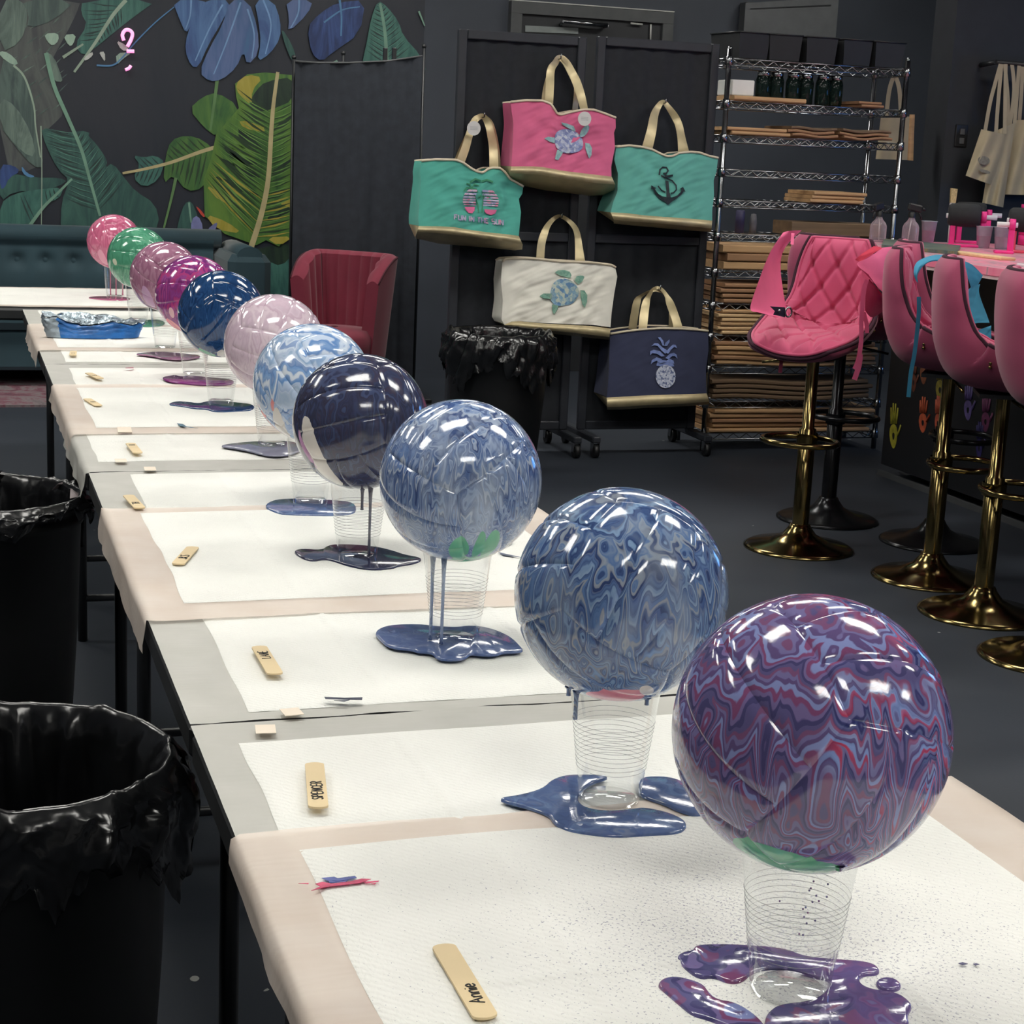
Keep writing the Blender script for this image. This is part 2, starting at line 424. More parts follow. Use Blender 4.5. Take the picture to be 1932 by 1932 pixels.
G['wht'] = pmat('print_white', col(192, 194, 190), .5); G['brown'] = leafmat('leaf_brown', col(80, 84, 84), col(98, 104, 100), col(66, 66, 72), 30, 6)  # white stands for painted reflections, brown is lifted by painted haze
leaf([(1080, 1120), (1140, 1150), (1200, 1140), (1240, 1165), (1308, 1110), (1308, 1640), (960, 1640), (1060, 1300)], G['teal'], name='leaf')
leaf([(1110, 1120), (1160, 1100), (1308, 1080), (1308, 1125), (1250, 1185), (1190, 1160), (1130, 1165)], G['darkg'])
# left-hand foliage, lightened in colour for the haze of reflected light
leaf([(0, 0), (360, 0), (340, 60), (300, 140), (250, 230), (215, 300), (255, 420), (290, 500), (230, 560), (180, 600), (190, 680), (160, 760), (0, 760)], G['brown'], smooth=1)
for k in range(34):      # short pale frond strokes on the left
    x0, y0 = 20 + (k * 67) % 250, 20 + (k * 113) % 520; L_ = 45 + (k * 29) % 50; a_ = math.radians(-38 + 12 * hn(k * 1.3))
    leaf([(x0, y0), (x0 + L_ * .5 * math.cos(a_), y0 + L_ * .5 * math.sin(a_) - 4), (x0 + L_ * math.cos(a_), y0 + L_ * math.sin(a_)), (x0 + L_ * .5 * math.cos(a_), y0 + L_ * .5 * math.sin(a_) + 4)], G['grey' if k % 3 else 'grey2'], name='frond_stroke', smooth=0)
leaf([(0, 0), (110, 0), (125, 90), (90, 190), (0, 235)], G['grey2'])
leaf([(90, 0), (340, 0), (240, 90), (120, 130), (130, 60)], G['grey'])
leaf([(0, 260), (60, 285), (125, 350), (160, 480), (160, 620), (200, 740), (150, 745), (60, 640), (0, 560)], G['grey'])
leaf([(0, 430), (70, 470), (140, 590), (160, 700), (100, 680), (0, 560)], G['grey2'])
stem([(60, 290), (110, 345), (150, 470), (158, 560), (180, 700)], 5, G['pstem'])
leaf([(365, 0), (700, 0), (600, 70), (500, 150), (420, 215), (370, 250), (330, 200), (390, 110), (360, 60)], G['teal'])
veins([(365, 0), (700, 0), (600, 70), (500, 150), (420, 215), (370, 250), (330, 200), (390, 110), (360, 60)], [(545, 20), (500, 70), (430, 180)], 9, G['vd'], 50, 4)
stem([(560, 0), (500, 70), (430, 180), (385, 245), (330, 320)], 9, G['pstem'])
leaf([(195, 225), (240, 250), (270, 330), (280, 365), (240, 360), (215, 300)], G['grey2'])
leaf([(0, 225), (40, 235), (85, 280), (60, 292), (0, 250)], G['lite'])
leaf([(195, 150), (258, 145), (262, 180), (235, 205), (210, 185)], G['lite'])  # mint shapes here and on the next line: reflections painted in
leaf([(280, 155), (340, 150), (325, 200), (305, 205)], G['lite'])
stem([(280, 255), (330, 222), (370, 196)], 7, G['pstem'])
leaf([(440, 232), (466, 228), (468, 278), (450, 250)], G['wht']); leaf([(372, 258), (410, 228), (415, 246), (380, 272)], G['wht'])  # white shapes paint reflections on the glossy mural
leaf([(515, 236), (590, 232), (545, 262), (520, 290)], G['lite']); leaf([(515, 178), (560, 200), (575, 225), (540, 225)], G['wht'])  # more painted reflections, mint and white
stem([(430, 290), (500, 290), (545, 255), (600, 190), (690, 100), (775, 30)], 4, G['bstem'])
leaf([(280, 590), (400, 580), (390, 620), (300, 660)], G['dteal'])
# big teal leaf and the ones low on the left
leaf([(180, 560), (290, 600), (375, 585), (400, 610), (440, 655), (478, 715), (468, 748), (500, 722), (560, 800), (602, 850), (690, 905), (712, 1000), (650, 1040), (270, 1040), (272, 900), (310, 800), (258, 755), (200, 640)], G['dteal'])
BIGT = [(180, 560), (290, 600), (375, 585), (400, 610), (440, 655), (478, 715), (468, 748), (500, 722), (560, 800), (602, 850), (690, 905), (712, 1000), (650, 1040), (270, 1040), (272, 900), (310, 800), (258, 755), (200, 640)]
RB = [(310, 540), (360, 660), (400, 800), (445, 960)]
veins(BIGT, RB[::-1], 16, G['vd'], 55, 5); veins(BIGT, RB[::-1], 13, G['vt'], 55, 2.2, t0=.1)
stem([(205, 235), (240, 380), (300, 520), (360, 660), (400, 800), (445, 960)], 10, G['mint'])
leaf([(0, 760), (150, 790), (270, 790), (300, 810), (200, 850), (60, 850), (0, 900)], G['dteal'])
leaf([(0, 905), (60, 862), (160, 842), (285, 832), (262, 885), (190, 905), (120, 1030), (0, 1030)], G['teal'])
veins([(0, 905), (60, 862), (160, 842), (285, 832), (262, 885), (190, 905), (120, 1030), (0, 1030)], [(120, 1020), (190, 925), (255, 860)], 9, G['vd'], 60, 4)
stem([(120, 1020), (190, 925), (255, 860), (320, 795)], 8, G['mint'])
leaf([(0, 730), (60, 735), (92, 762), (40, 790), (20, 838), (0, 838)], G['dblue'], name='flower'); leaf([(95, 735), (120, 770), (160, 785), (130, 790), (100, 770)], G['bstem'], name='flower')
stem([(182, 560), (186, 760), (184, 1010)], 3, G['pstem'])
# middle
leaf([(840, 485), (900, 430), (965, 410), (1060, 470), (1050, 555), (965, 610), (905, 565)], G['green'])
stem([(966, 350), (955, 440), (935, 580)], 8, G['gstem'])
leaf([(590, 690), (640, 700), (690, 690), (735, 720), (705, 800), (640, 835), (590, 790), (625, 735)], G['teal'])
leaf([(735, 700), (760, 622), (830, 600), (905, 622), (975, 690), (950, 750), (900, 840), (828, 850), (772, 775), (725, 820)], G['green'])
veins([(735, 700), (760, 622), (830, 600), (905, 622), (975, 690), (950, 750), (900, 840), (828, 850), (772, 775), (725, 820)], [(985, 648), (900, 672), (760, 716)], 9, G['vdg'], 60, 5)
veins([(590, 690), (640, 700), (690, 690), (735, 720), (705, 800), (640, 835), (590, 790), (625, 735)], [(720, 735), (590, 762)], 6, G['vd'], 55, 4)
stem([(1005, 642), (900, 672), (760, 722), (640, 752), (545, 770)], 9, G['tan'])
stem([(782, 790), (760, 890), (728, 1015)], 7, G['gstem'])
leaf([(820, 905), (850, 890), (880, 960), (900, 1050), (780, 1050), (800, 960)], G['dteal']); stem([(840, 900), (850, 990)], 5, G['mint'])
# big yellow-green banana leaf
leaf([(1045, 372), (1100, 330), (1180, 322), (1308, 335), (1308, 1060), (1270, 1062), (1240, 1095), (1182, 1068), (1140, 1090), (1000, 1040), (910, 960), (905, 800), (940, 700), (960, 600), (1062, 480), (1050, 430)], G['yellow'], smooth=0)
leaf([(1140, 400), (1180, 362), (1308, 340), (1308, 445), (1200, 490), (1120, 500), (1110, 450)], G['darkg'])
leaf([(1045, 372), (1100, 330), (1170, 345), (1120, 400), (1120, 470), (1060, 420)], G['yel2'])
for q in ([(955, 690), (1100, 752), (1180, 798), (1060, 772)], [(930, 770), (1080, 826), (1180, 880), (1040, 842)], [(1060, 560), (1150, 640), (1185, 680), (1060, 620)], [(1215, 570), (1308, 500), (1308, 518), (1220, 585)], [(1205, 765), (1308, 690), (1308, 708), (1210, 780)], [(980, 640), (1060, 680), (1170, 740), (1040, 720)], [(1190, 960), (1308, 905), (1308, 935), (1190, 985)]):
    leaf(q, G['darkg'], name='leaf_gap')
for q in ([(905, 815), (1000, 870), (1080, 920), (980, 900)], [(910, 950), (1010, 985), (1080, 1040), (960, 1020)], [(1180, 1055), (1308, 1050), (1240, 1095)], [(1230, 900), (1308, 880), (1308, 930)], [(1060, 530), (1170, 560), (1180, 590), (1080, 570)]):
    leaf(q, G['yel2'], name='leaf_streak')
YL = [(1045, 372), (1100, 330), (1180, 322), (1308, 335), (1308, 1060), (1270, 1062), (1240, 1095), (1182, 1068), (1140, 1090), (1000, 1040), (910, 960), (905, 800), (940, 700), (960, 600), (1062, 480), (1050, 430)]
YR = [(1125, 1070), (1160, 960), (1192, 800), (1205, 600), (1215, 470)]
veins(YL, YR, 22, G['vdg'], 62, 6, 0); veins(YL, YR, 26, G['vg'], 62, 3, 0, t0=.03); veins(YL, YR, 6, G['yel2'], 62, 5, 0, t0=.03, t1=.34, sides=(1,)); veins(YL, YR, 4, G['yel2'], 62, 5, 0, t0=.05, t1=.3, sides=(-1,))
stem([(1110, 1118), (1160, 960), (1192, 800), (1205, 600), (1215, 470), (1235, 320)], 13, G['tan'])
leaf([(868, 915), (885, 925), (915, 962), (900, 965)], G['red'], name='flower')
for q in ([(850, 975), (880, 955), (905, 1010), (890, 1060), (850, 1050)], [(920, 1020), (965, 985), (965, 1005), (940, 1055), (915, 1060)]): leaf(q, G['lilac'], name='flower')
# blue monstera
leaf([(765, 0), (915, 0), (900, 30), (850, 110), (826, 150), (800, 90)], G['blue'])
leaf([(905, 0), (1035, 0), (985, 100), (925, 200), (882, 300), (850, 295), (822, 225), (832, 150), (870, 60)], G['blue'])
leaf([(1020, 0), (1105, 0), (1145, 120), (1152, 235), (1100, 292), (1082, 225), (1052, 300), (985, 356), (930, 362), (885, 322), (930, 215), (990, 110)], G['bluep'])
leaf([(1130, 0), (1215, 0), (1247, 90), (1247, 170), (1200, 240), (1143, 275), (1160, 190), (1150, 100)], G['blue'])
leaf([(1270, 0), (1392, 0), (1370, 60), (1280, 146), (1286, 80)], G['bluep'])
for rb_ in ([(850, 0), (845, 70), (825, 130)], [(990, 20), (930, 130), (868, 270)], [(1070, 10), (1010, 180), (950, 330)], [(1100, 40), (1130, 150), (1120, 260)], [(1170, 0), (1205, 110), (1180, 240)], [(1330, 0), (1325, 60), (1292, 125)]): stem(rb_, 4, G['vb'])
leaf([(1250, 120), (1300, 200), (1320, 270), (1300, 280), (1260, 180)], G['dteal'])
leaf([(1365, 120), (1420, 60), (1500, 10), (1625, 0), (1600, 150), (1480, 232), (1430, 275), (1385, 240)], G['dblue'])
stem([(1510, 0), (1518, 70), (1516, 160)], 5, G['bstem']); stem([(1440, 100), (1520, 45), (1600, 30)], 4, G['bstem'])
leaf([(1680, 0), (1722, 30), (1772, 95), (1792, 160), (1872, 248), (1900, 330), (1600, 330), (1632, 180), (1650, 80)], G['teal'])
TL_ = [(1680, 0), (1722, 30), (1772, 95), (1792, 160), (1872, 248), (1900, 330), (1600, 330), (1632, 180), (1650, 80)]
veins(TL_, [(1720, 300), (1712, 150), (1690, 15)], 12, G['vd'], 55, 3.5); veins(TL_, [(1720, 300), (1712, 150), (1690, 15)], 10, G['vt'], 55, 1.8, t0=.1)
stem([(1720, 300), (1712, 150), (1690, 15)], 9, G['mint'])
stem([(1500, 270), (1470, 285), (1430, 300)], 5, G['mint']); stem([(1862, 50), (1888, 115)], 4, G['mint'])
# pink glowing loop added for a neon reflection in the glossy mural
NEON = lamp_mat('neon_pink', (1.0, .22, .60, 1), .62)
c0 = hy(238, 80, MY - .05)
r = thing('neon_sign', c0, 'small pink neon loop sign on the jungle mural', 'neon sign')
def nz(pts): return [hy(60 + p[0] * .13458, 20 + p[1] * .13458, MY - .05) for p in pts]
m = MB(); m.tube(catmull(nz([(1290, 420), (1270, 340), (1310, 275), (1370, 275), (1410, 320), (1395, 400), (1340, 505)]), 5), .010, 8); m.build('neon_tube', NEON, r, c0)
m = MB(); m.tube(catmull(nz([(1330, 568), (1435, 570)]), 3), .010, 8); m.build('neon_tube', NEON, r, c0)
m = MB(); m.tube(catmull(nz([(1310, 830), (1360, 810), (1390, 770)]), 4), .009, 8); m.build('neon_tube', NEON, r, c0)
for q in ((1340, 290), (1380, 570), (1360, 810)): p = nz([q])[0]; MB().tube([p, p + np.array([0, .046, 0])], .004, 6).build('stand_off', STEEL, r, c0)
# ------------------------------------------------------------------ folding tables
TBM = pmat('table_top_black', col(38, 40, 42), .5, var=.2, vscale=10, bump=.2, bscale=40)
def folding_table(x0, x1, y0, y1, label, along='y'):
    r = thing('folding_table', ((x0 + x1) / 2, (y0 + y1) / 2, 0), label, 'table', 'black folding tables under the white pads')
    lx, ly = x1 - x0, y1 - y0
    MB().box((0, 0, .712), (lx, ly, .044), bev=.008).build('tabletop', TBM, r)
    if along == 'y': ends = [(0, -ly / 2 + .22), (0, ly / 2 - .22)]; wx = lx / 2 - .08
    else: ends = [(-lx / 2 + .22, 0), (lx / 2 - .22, 0)]; wx = ly / 2 - .08
    for ex, ey in ends:
        for s in (-1, 1):
            p = (ex + s * wx, ey) if along == 'y' else (ex, ey + s * wx)
            MB().tube([(p[0], p[1], 0), (p[0], p[1], .69)], .013, 10).build('leg', BLKM, r)
        for z in (.12, .55):
            a = (ex - wx, ey, z) if along == 'y' else (ex, ey - wx, z); b = (ex + wx, ey, z) if along == 'y' else (ex, ey + wx, z)
            MB().tube([a, b], .010, 8).build('cross_bar', BLKM, r)
        d = 1 if (ey if along == 'y' else ex) < 0 else -1
        a = (ex, ey, .55); b = (ex, ey + d * .4, .69) if along == 'y' else (ex + d * .4, ey, .69)
        MB().tube([a, b], .009, 8).build('brace', BLKM, r)
    return r
TX0, TX1 = .24, 1.0
TB = [(.28, 1.796), (1.808, 3.27), (3.282, 4.846), (4.858, 6.36)]
for (y0, y1), n in zip(TB, ('nearest the viewer', 'second from the viewer', 'third from the viewer', 'fourth from the viewer')):
    folding_table(TX0, TX1, y0, y1, 'black folding table under white pads, ' + n)
folding_table(-.78, .92, 6.40, 7.215, 'black folding table set crosswise at the far end before the sofa', 'x')

# ------------------------------------------------------------------ absorbent pads
def film_mat(name, c1, c2):
    t = NT(name); v = t.coord()
    n1 = t.noise(v, 14, 3)
    t.set(color=t.ramp(n1, [(.3, c1), (.7, c2)]), rough=.5, spec=.3)
    wv = t.n('ShaderNodeTexWave'); t.put(wv.inputs['Vector'], t.vm('MULTIPLY', v, (.3, 1, 1))); wv.bands_direction = 'Y'; wv.inputs['Scale'].default_value = 26; wv.inputs['Distortion'].default_value = 9; wv.inputs['Detail'].default_value = 3
    t.bump(wv.outputs['Fac'], .16, .0012)
    tr = t.n('ShaderNodeBsdfTransparent'); mx = t.n('ShaderNodeMixShader'); mx.inputs[0].default_value = .32
    t.t.links.new(t.b.outputs[0], mx.inputs[1]); t.t.links.new(tr.outputs[0], mx.inputs[2]); t.t.links.new(mx.outputs[0], t.out.inputs[0])
    return t.m
def pad_mat(name, specks=0.0, tint=col(92, 88, 130), at=None):
    t = NT(name); v = t.coord()
    c = t.ramp(t.noise(v, 6, 3), [(.3, col(231, 231, 226)), (.7, col(240, 240, 235))])
    # embossed quilting: two crossed wave sets broken by noise
    w1 = t.n('ShaderNodeTexWave'); t.put(w1.inputs['Vector'], v); w1.bands_direction = 'DIAGONAL'; w1.inputs['Scale'].default_value = 62; w1.inputs['Distortion'].default_value = 2.5; w1.inputs['Detail Scale'].default_value = 3
    w2 = t.n('ShaderNodeTexWave'); t.put(w2.inputs['Vector'], t.vm('MULTIPLY', v, (1, .25, 1))); w2.bands_direction = 'Y'; w2.inputs['Scale'].default_value = 90; w2.inputs['Distortion'].default_value = 7; w2.inputs['Detail Scale'].default_value = 2
    h = t.math('ADD', w1.outputs['Fac'], t.math('ADD', t.math('MULTIPLY', w2.outputs['Fac'], .8), t.noise(v, 230, 2)))
    if specks:
        d = t.vm('LENGTH', t.vm('SUBTRACT', v, at)); near = t.math('SUBTRACT', 1.0, t.math('DIVIDE', d, .30), clamp=True)
        sp = t.math('GREATER_THAN', t.math('ADD', t.noise(v, 420, 1), t.math('MULTIPLY', near, .15)), .735)
        c = t.mix(t.math('MULTIPLY', sp, specks), c, tint)
    t.set(color=c, rough=.85, spec=.15)
    t.bump(h, .34, .0012)
    return t.m
FILM = film_mat('pad_film_grey', col(220, 219, 211), col(231, 229, 222)); FILM2 = film_mat('pad_film_beige', col(236, 219, 205), col(243, 230, 219)); PADW = pad_mat('pad_white')
PADB1 = pad_mat('pad_white_specked', .5, at=(.03, .02, 0))
TAPE = pmat('masking_tape', col(240, 226, 208), .6, var=.04)
def pad(x0, x1, y0, y1, zl, label, ol=.0, orr=.02, wht=None, mat=None, seed=0):
    """zl: layer height above the table top. ol/orr: how far the film hangs over the left/right edge"""
    z = .7345 + zl
    org = np.array([(x0 + x1) / 2, (y0 + y1) / 2, z])
    r = thing('absorbent_pad', org, label, 'pad', 'white absorbent pads covering the tables')
    L = x0 - ol; Rr = x1 + orr
    def hang(s, sgn, y):
        """arc position s beyond the table edge -> offset, drop"""
        wob = .25 + .35 * abs(hn(y * 9 + seed, s * 20))
        return sgn * (s * wob * .35 + .004), -max(0, s - .004) * .92
    def fn(u, v):
        y = y0 + (y1 - y0) * v + .004 * hn(u * 7 + seed, v * 3); X = L + (Rr - L) * u
        zz = z + .0012 * hn(X * 30 + seed, y * 22) * .5 + .0006
        if X < TX0 and ol: dx, dz = hang(TX0 - X, -1, y); return (TX0 + dx, y, zz + dz + .001)
        if X > TX1 and orr: dx, dz = hang(X - TX1, 1, y); return (TX1 + dx, y, zz + dz + .001)
        return (X, y, zz)
    MB().grid(fn, 64, 26).build('backing_film', FILM2 if zl > .001 else FILM, r, org)
    wx0, wx1, wy0, wy1 = wht or (x0 + .05, x1 - .06, y0 + .055, y1 - .045)
    fx = [wx0 + (wx1 - wx0) * k for k in (.27, .66)]; fy = [wy0 + (wy1 - wy0) * .5]
    def fw_(u, v):
        X = wx0 + (wx1 - wx0) * u; y = wy0 + (wy1 - wy0) * v
        h = .0010; e = min(u, 1 - u, v, 1 - v); fd = min(1, max(0, e - .005) * 9)
        for q in fx: h += fd * .0026 * math.exp(-((X - q - .006 * hn(y * 6 + seed)) / .0040) ** 2) - fd * .0003 * math.exp(-((X - q - .011) / .006) ** 2)
        for q in fy: h += fd * .0022 * math.exp(-((y - q - .004 * hn(X * 7 + seed)) / .004) ** 2) - fd * .0002 * math.exp(-((y - q - .01) / .005) ** 2)
        h += .0007 * hn(X * 16 + seed * 3, y * 21) * min(1, 8 * min(u, 1 - u, v, 1 - v))
        return (X + .003 * hn(y * 8, seed) * (1 - u), y + .003 * hn(X * 9, seed), z + .0012 + (h if e > 0 else -.0003))
    MB().grid(fw_, 110, 90).build('absorbent_sheet', mat or PADW, r, org)
    return r
PL = [  # x0,x1,y0,y1,layer,label,left hang,right hang,white rect
    (.24, .985, .29, .93, .0, 'white absorbent pad below the frame edge at the front of the nearest table', .03, .02, None, None),
    (.24, .985, 1.16, 1.803, .0, 'white pad with grey border at the far end of the nearest table', .0, .03, (.283, .92, 1.22, 1.739), None),
    (.24, .985, .80, 1.482, .0045, 'white pad with beige border under the purple marbled ball', .035, .03, (.29, .92, .86, 1.436), PADB1),
    (.24, .985, 1.807, 2.42, .0, 'white pad with grey border at the near end of the second table', .0, .02, (.311, .925, 1.836, 2.36), None),
    (.24, .985, 2.78, 3.274, .0, 'white pad with grey border at the far end of the second table', .0, .02, (.314, .93, 2.84, 3.25), None),
    (.24, .985, 2.215, 2.925, .0045, 'white pad hanging over the table edge beneath the dark plum ball', .055, .02, (.298, .92, 2.297, 2.885), None),
    (.24, .985, 3.278, 3.86, .0, 'white pad at the near end of the third table under the pale pink ball', .06, .02, (.268, .92, 3.384, 3.82), None),
    (.24, .985, 4.28, 4.850, .0, 'white pad at the far end of the third table', .0, .02, (.298, .92, 4.33, 4.772), None),
    (.24, .985, 3.68, 4.43, .0045, 'white pad hanging over the table edge beneath the navy ball', .05, .02, (.292, .92, 3.762, 4.367), None),
    (.24, .985, 4.854, 5.34, .0, 'white pad at the near end of the fourth table', .0, .02, (.30, .92, 4.90, 5.30), None),
    (.24, .985, 5.76, 6.356, .0, 'white pad at the far end of the fourth table', .0, .02, (.29, .92, 5.80, 6.32), None),
    (.24, .985, 5.13, 5.84, .0045, 'white pad beneath the blue chip bag', .06, .02, (.296, .92, 5.20, 5.78), None),
]
for i, (x0, x1, y0, y1, zl, lb, ol, orr, wr, mt) in enumerate(PL): pad(x0, x1, y0, y1, zl, lb, ol, orr, wr, mt, seed=i * 1.7)
def pad_flat(x0, x1, y0, y1, zl, label, sd):
    global TX0, TX1
    a, b = TX0, TX1; TX0, TX1 = -5, 5
    r = pad(x0, x1, y0, y1, zl, label, 0, 0, None, None, sd); TX0, TX1 = a, b
pad_flat(-.77, .13, 6.405, 7.21, 0, 'white pad on the left half of the crosswise far table', 3.1)
pad_flat(.06, .91, 6.41, 7.208, .0045, 'white pad under the pink ball on the crosswise far table', 5.2)
ZT = .7414
# strips of masking tape bridging film and table
def tape(u0, v0, u1, v1, w, label):
    a, b = hz(u0, v0, ZT), hz(u1, v1, ZT); d = b - a; d /= np.linalg.norm(d); nn = np.array([-d[1], d[0], 0]) * w / 2
    o = MB().slab([a - nn, b - nn, b + nn, a + nn], (0, 0, .0006)).build('tape_strip', TAPE, None, (a + b) / 2)
    tag(o, label, 'tape', 'beige tape strips')
tape(500, 1368, 502, 1384, .022, 'short beige tape strip at the front edge of the near table, left')
tape(545, 1337, 556, 1350, .022, 'short beige tape strip across the gap of the two near tables')
tape(227, 866, 229, 872, .022, 'beige tape strip at the edge of the third table')
tape(282, 881, 284, 888, .022, 'beige tape strip at the far edge of the second table')
tape(234, 806, 236, 816, .03, 'small beige tape strip between pads on the third table')

# ------------------------------------------------------------------ balls, cups, puddles
BR = .105; BZ = ZT + .2124
BALLS = [(.610, 1.086), (.616, 1.491), (.619, 2.062), (.595, 2.531), (.605, 2.952), (.639, 3.521), (.62, 4.132), (.622, 4.633), (.612, 5.217), (.612, 5.991), (.608, 6.86)]
def sph(i, u, v):
    """unit direction on ball i seen at pixel u,v (clamped to the silhouette)"""
    c = np.array([BALLS[i][0], BALLS[i][1], BZ]); d = ray(u, v); d /= np.linalg.norm(d); oc = CAM_C - c
    b = oc @ d; disc = b * b - (oc @ oc - BR * BR)
    t = -b - math.sqrt(max(disc, 0)); p = CAM_C + d * t - c
    return p / np.linalg.norm(p)
def paint(name, obj, pal, F=3.2, A=.8, B=.3, hz_s=3.4, seed=0., patches=(), gloss=.1, unit=BR, fine=.14, pal2=None, streak=None, zs=.16):
    t = NT(name); v = t.vm('MULTIPLY', t.coord(obj), (1 / unit,) * 3)
    P = t.vm('ADD', v, (seed, seed * 1.7, seed * .6))
    sep = t.n('ShaderNodeSeparateXYZ'); t.put(sep.inputs[0], v); z = sep.outputs[2]
    low = t.math('SUBTRACT', 1.0, t.math('MULTIPLY_ADD', z, .5, .5), clamp=True)     # 0 top .. 1 bottom: paint has run further lower down
    n1 = t.noise(t.vm('MULTIPLY', P, (1, 1, zs)), hz_s, 2, .5, .3)
    rid = t.math('ABSOLUTE', t.math('SUBTRACT', n1, .5))
    n2 = t.noise(P, 1.5, 2, .5, .5)
    n3 = t.noise(t.vm('MULTIPLY', P, (1, 1, .45)), hz_s * 2.6, 3, .6, .6)
    val = t.math('MULTIPLY', z, F)
    val = t.math('ADD', val, t.math('MULTIPLY', n2, B * 4))
    val = t.math('ADD', val, t.math('MULTIPLY', t.math('MULTIPLY_ADD', t.math('POWER', low, 1.3), 2.9, .3), t.math('MULTIPLY', rid, A * 5)))
    val = t.math('ADD', val, t.math('MULTIPLY', n3, fine))
    fr = t.math('FRACT', val)
    k = len(pal); st = []
    for i, c in enumerate(pal):
        a0, a1 = (i + .12) / k, (i + .88) / k; st += [(a0, c), (a1, c)]
    c = t.ramp(fr, st)
    st2 = [((i + .2) / k, pal[(i * 2 + 1) % k]) for i in range(k)]
    fr2 = t.math('FRACT', t.math('MULTIPLY', val, 2.63))
    c = t.mix(t.math('MULTIPLY', t.noise(P, 2.2, 2), .6, clamp=True), c, t.ramp(fr2, st2))
    if pal2:
        st3 = []
        for i, q in enumerate(pal2): st3 += [((i + .12) / len(pal2), q), ((i + .88) / len(pal2), q)]
        sx_ = t.math('MULTIPLY_ADD', sep.outputs[0], -.35, t.noise(P, 1.4, 2)); c = t.mix(t.math('MULTIPLY_ADD', t.math('SUBTRACT', sx_, .42), 7.0, .5, clamp=True), c, t.ramp(fr, st3))
    if streak:
        sn = t.noise(t.vm('MULTIPLY', P, (1, 1, .22)), 2.4, 3, .6, .4)
        c = t.mix(t.math('MULTIPLY', t.math('MULTIPLY_ADD', t.math('SUBTRACT', sn, .5), 5.0, .1, clamp=True), .5), c, streak)
    rough = gloss
    for (pc, e1, a, e2, b, colr) in patches:
        q = t.vm('SUBTRACT', v, tuple(pc))
        wob = t.math('MULTIPLY', t.math('SUBTRACT', t.noise(P, 5, 2), .5), .5)
        d1 = t.math('DIVIDE', t.vm('DOT_PRODUCT', q, tuple(e1)), a); d2 = t.math('DIVIDE', t.vm('DOT_PRODUCT', q, tuple(e2)), b)
        dd = t.math('ADD', t.math('ADD', t.math('MULTIPLY', d1, d1), t.math('MULTIPLY', d2, d2)), wob)
        front = t.math('GREATER_THAN', t.vm('DOT_PRODUCT', v, tuple(pc)), .35)
        c = t.mix(t.math('MULTIPLY', t.math('LESS_THAN', dd, 1.0), front), c, colr)
    t.set(color=c, rough=t.math('MULTIPLY_ADD', t.noise(P, 9, 2), .08, rough - .03), spec=.5, coat=.35, coat_rough=.04)
    t.bump(t.math('ADD', t.math('MULTIPLY', fr, .25), t.noise(P, 14, 2)), .10, .0012)
    return t.m
def patch(i, p1, p2, wd, colr, down=0):
    """bare spot on ball i: long axis from pixel p1 to p2, half-width wd (in ball radii)"""
    a, b = sph(i, *p1), sph(i, *p2); c = a + b; c[2] -= down; c /= np.linalg.norm(c)
    e1 = b - a; ln = np.linalg.norm(e1) / 2; e1 = e1 - c * (e1 @ c); e1 /= np.linalg.norm(e1); e2 = np.cross(c, e1)
    return (c, e1, max(ln, .05) + down * .3, e2, wd, colr)
# volleyball panels: 6 faces x 3 strips on a cube mapped to the sphere, every strip with sunk edges
def panel_mesh(k):
    nu, nv = 26, 10
    lo, hi = -1 + 2 * k / 3, -1 + 2 * (k + 1) / 3
    def fn(u, v):
        a = -1 + 2 * u; b = lo + (hi - lo) * v
        x, y = math.tan(a * PI / 4), math.tan(b * PI / 4)
        p = np.array([x, y, 1.0]); p /= np.linalg.norm(p)
        e = min((1 - abs(a)) * .785, (b - lo) * .785, (hi - b) * .785)
        r = BR - .0021 * math.exp(-(e / .022) ** 2)
        return p * r
    # finer rows close to the edges
    me = MB()
    def warp(t): return .5 - .5 * math.cos(PI * t)
    me.grid(lambda u, v: fn(warp(u), warp(v)), nu, nv)
    m_ = bpy.data.meshes.new('panel'); m_.from_pydata(me.v, [], me.f); m_.polygons.foreach_set('use_smooth', me.sm); m_.materials.append(WHITE); m_.update(); return m_
PANELS = [panel_mesh(k) for k in range(3)]
FACES = []
for ax, rot in (('z', (0, 0, 0)), ('z', (PI, 0, PI / 2)), ('x', (0, PI / 2, 0)), ('x', (PI / 2, PI / 2, 0)), ('x', (PI, PI / 2, 0)), ('x', (-PI / 2, PI / 2, 0))):
    FACES.append(Euler(rot).to_matrix())
FACES = [Euler((0, 0, 0)).to_matrix(), Euler((PI, 0, 0)).to_matrix() , Matrix(((0, 0, 1), (1, 0, 0), (0, 1, 0))), Matrix(((0, 0, -1), (1, 0, 0), (0, -1, 0))), Matrix(((0, 1, 0), (0, 0, 1), (1, 0, 0))), Matrix(((0, 1, 0), (0, 0, -1), (-1, 0, 0)))]
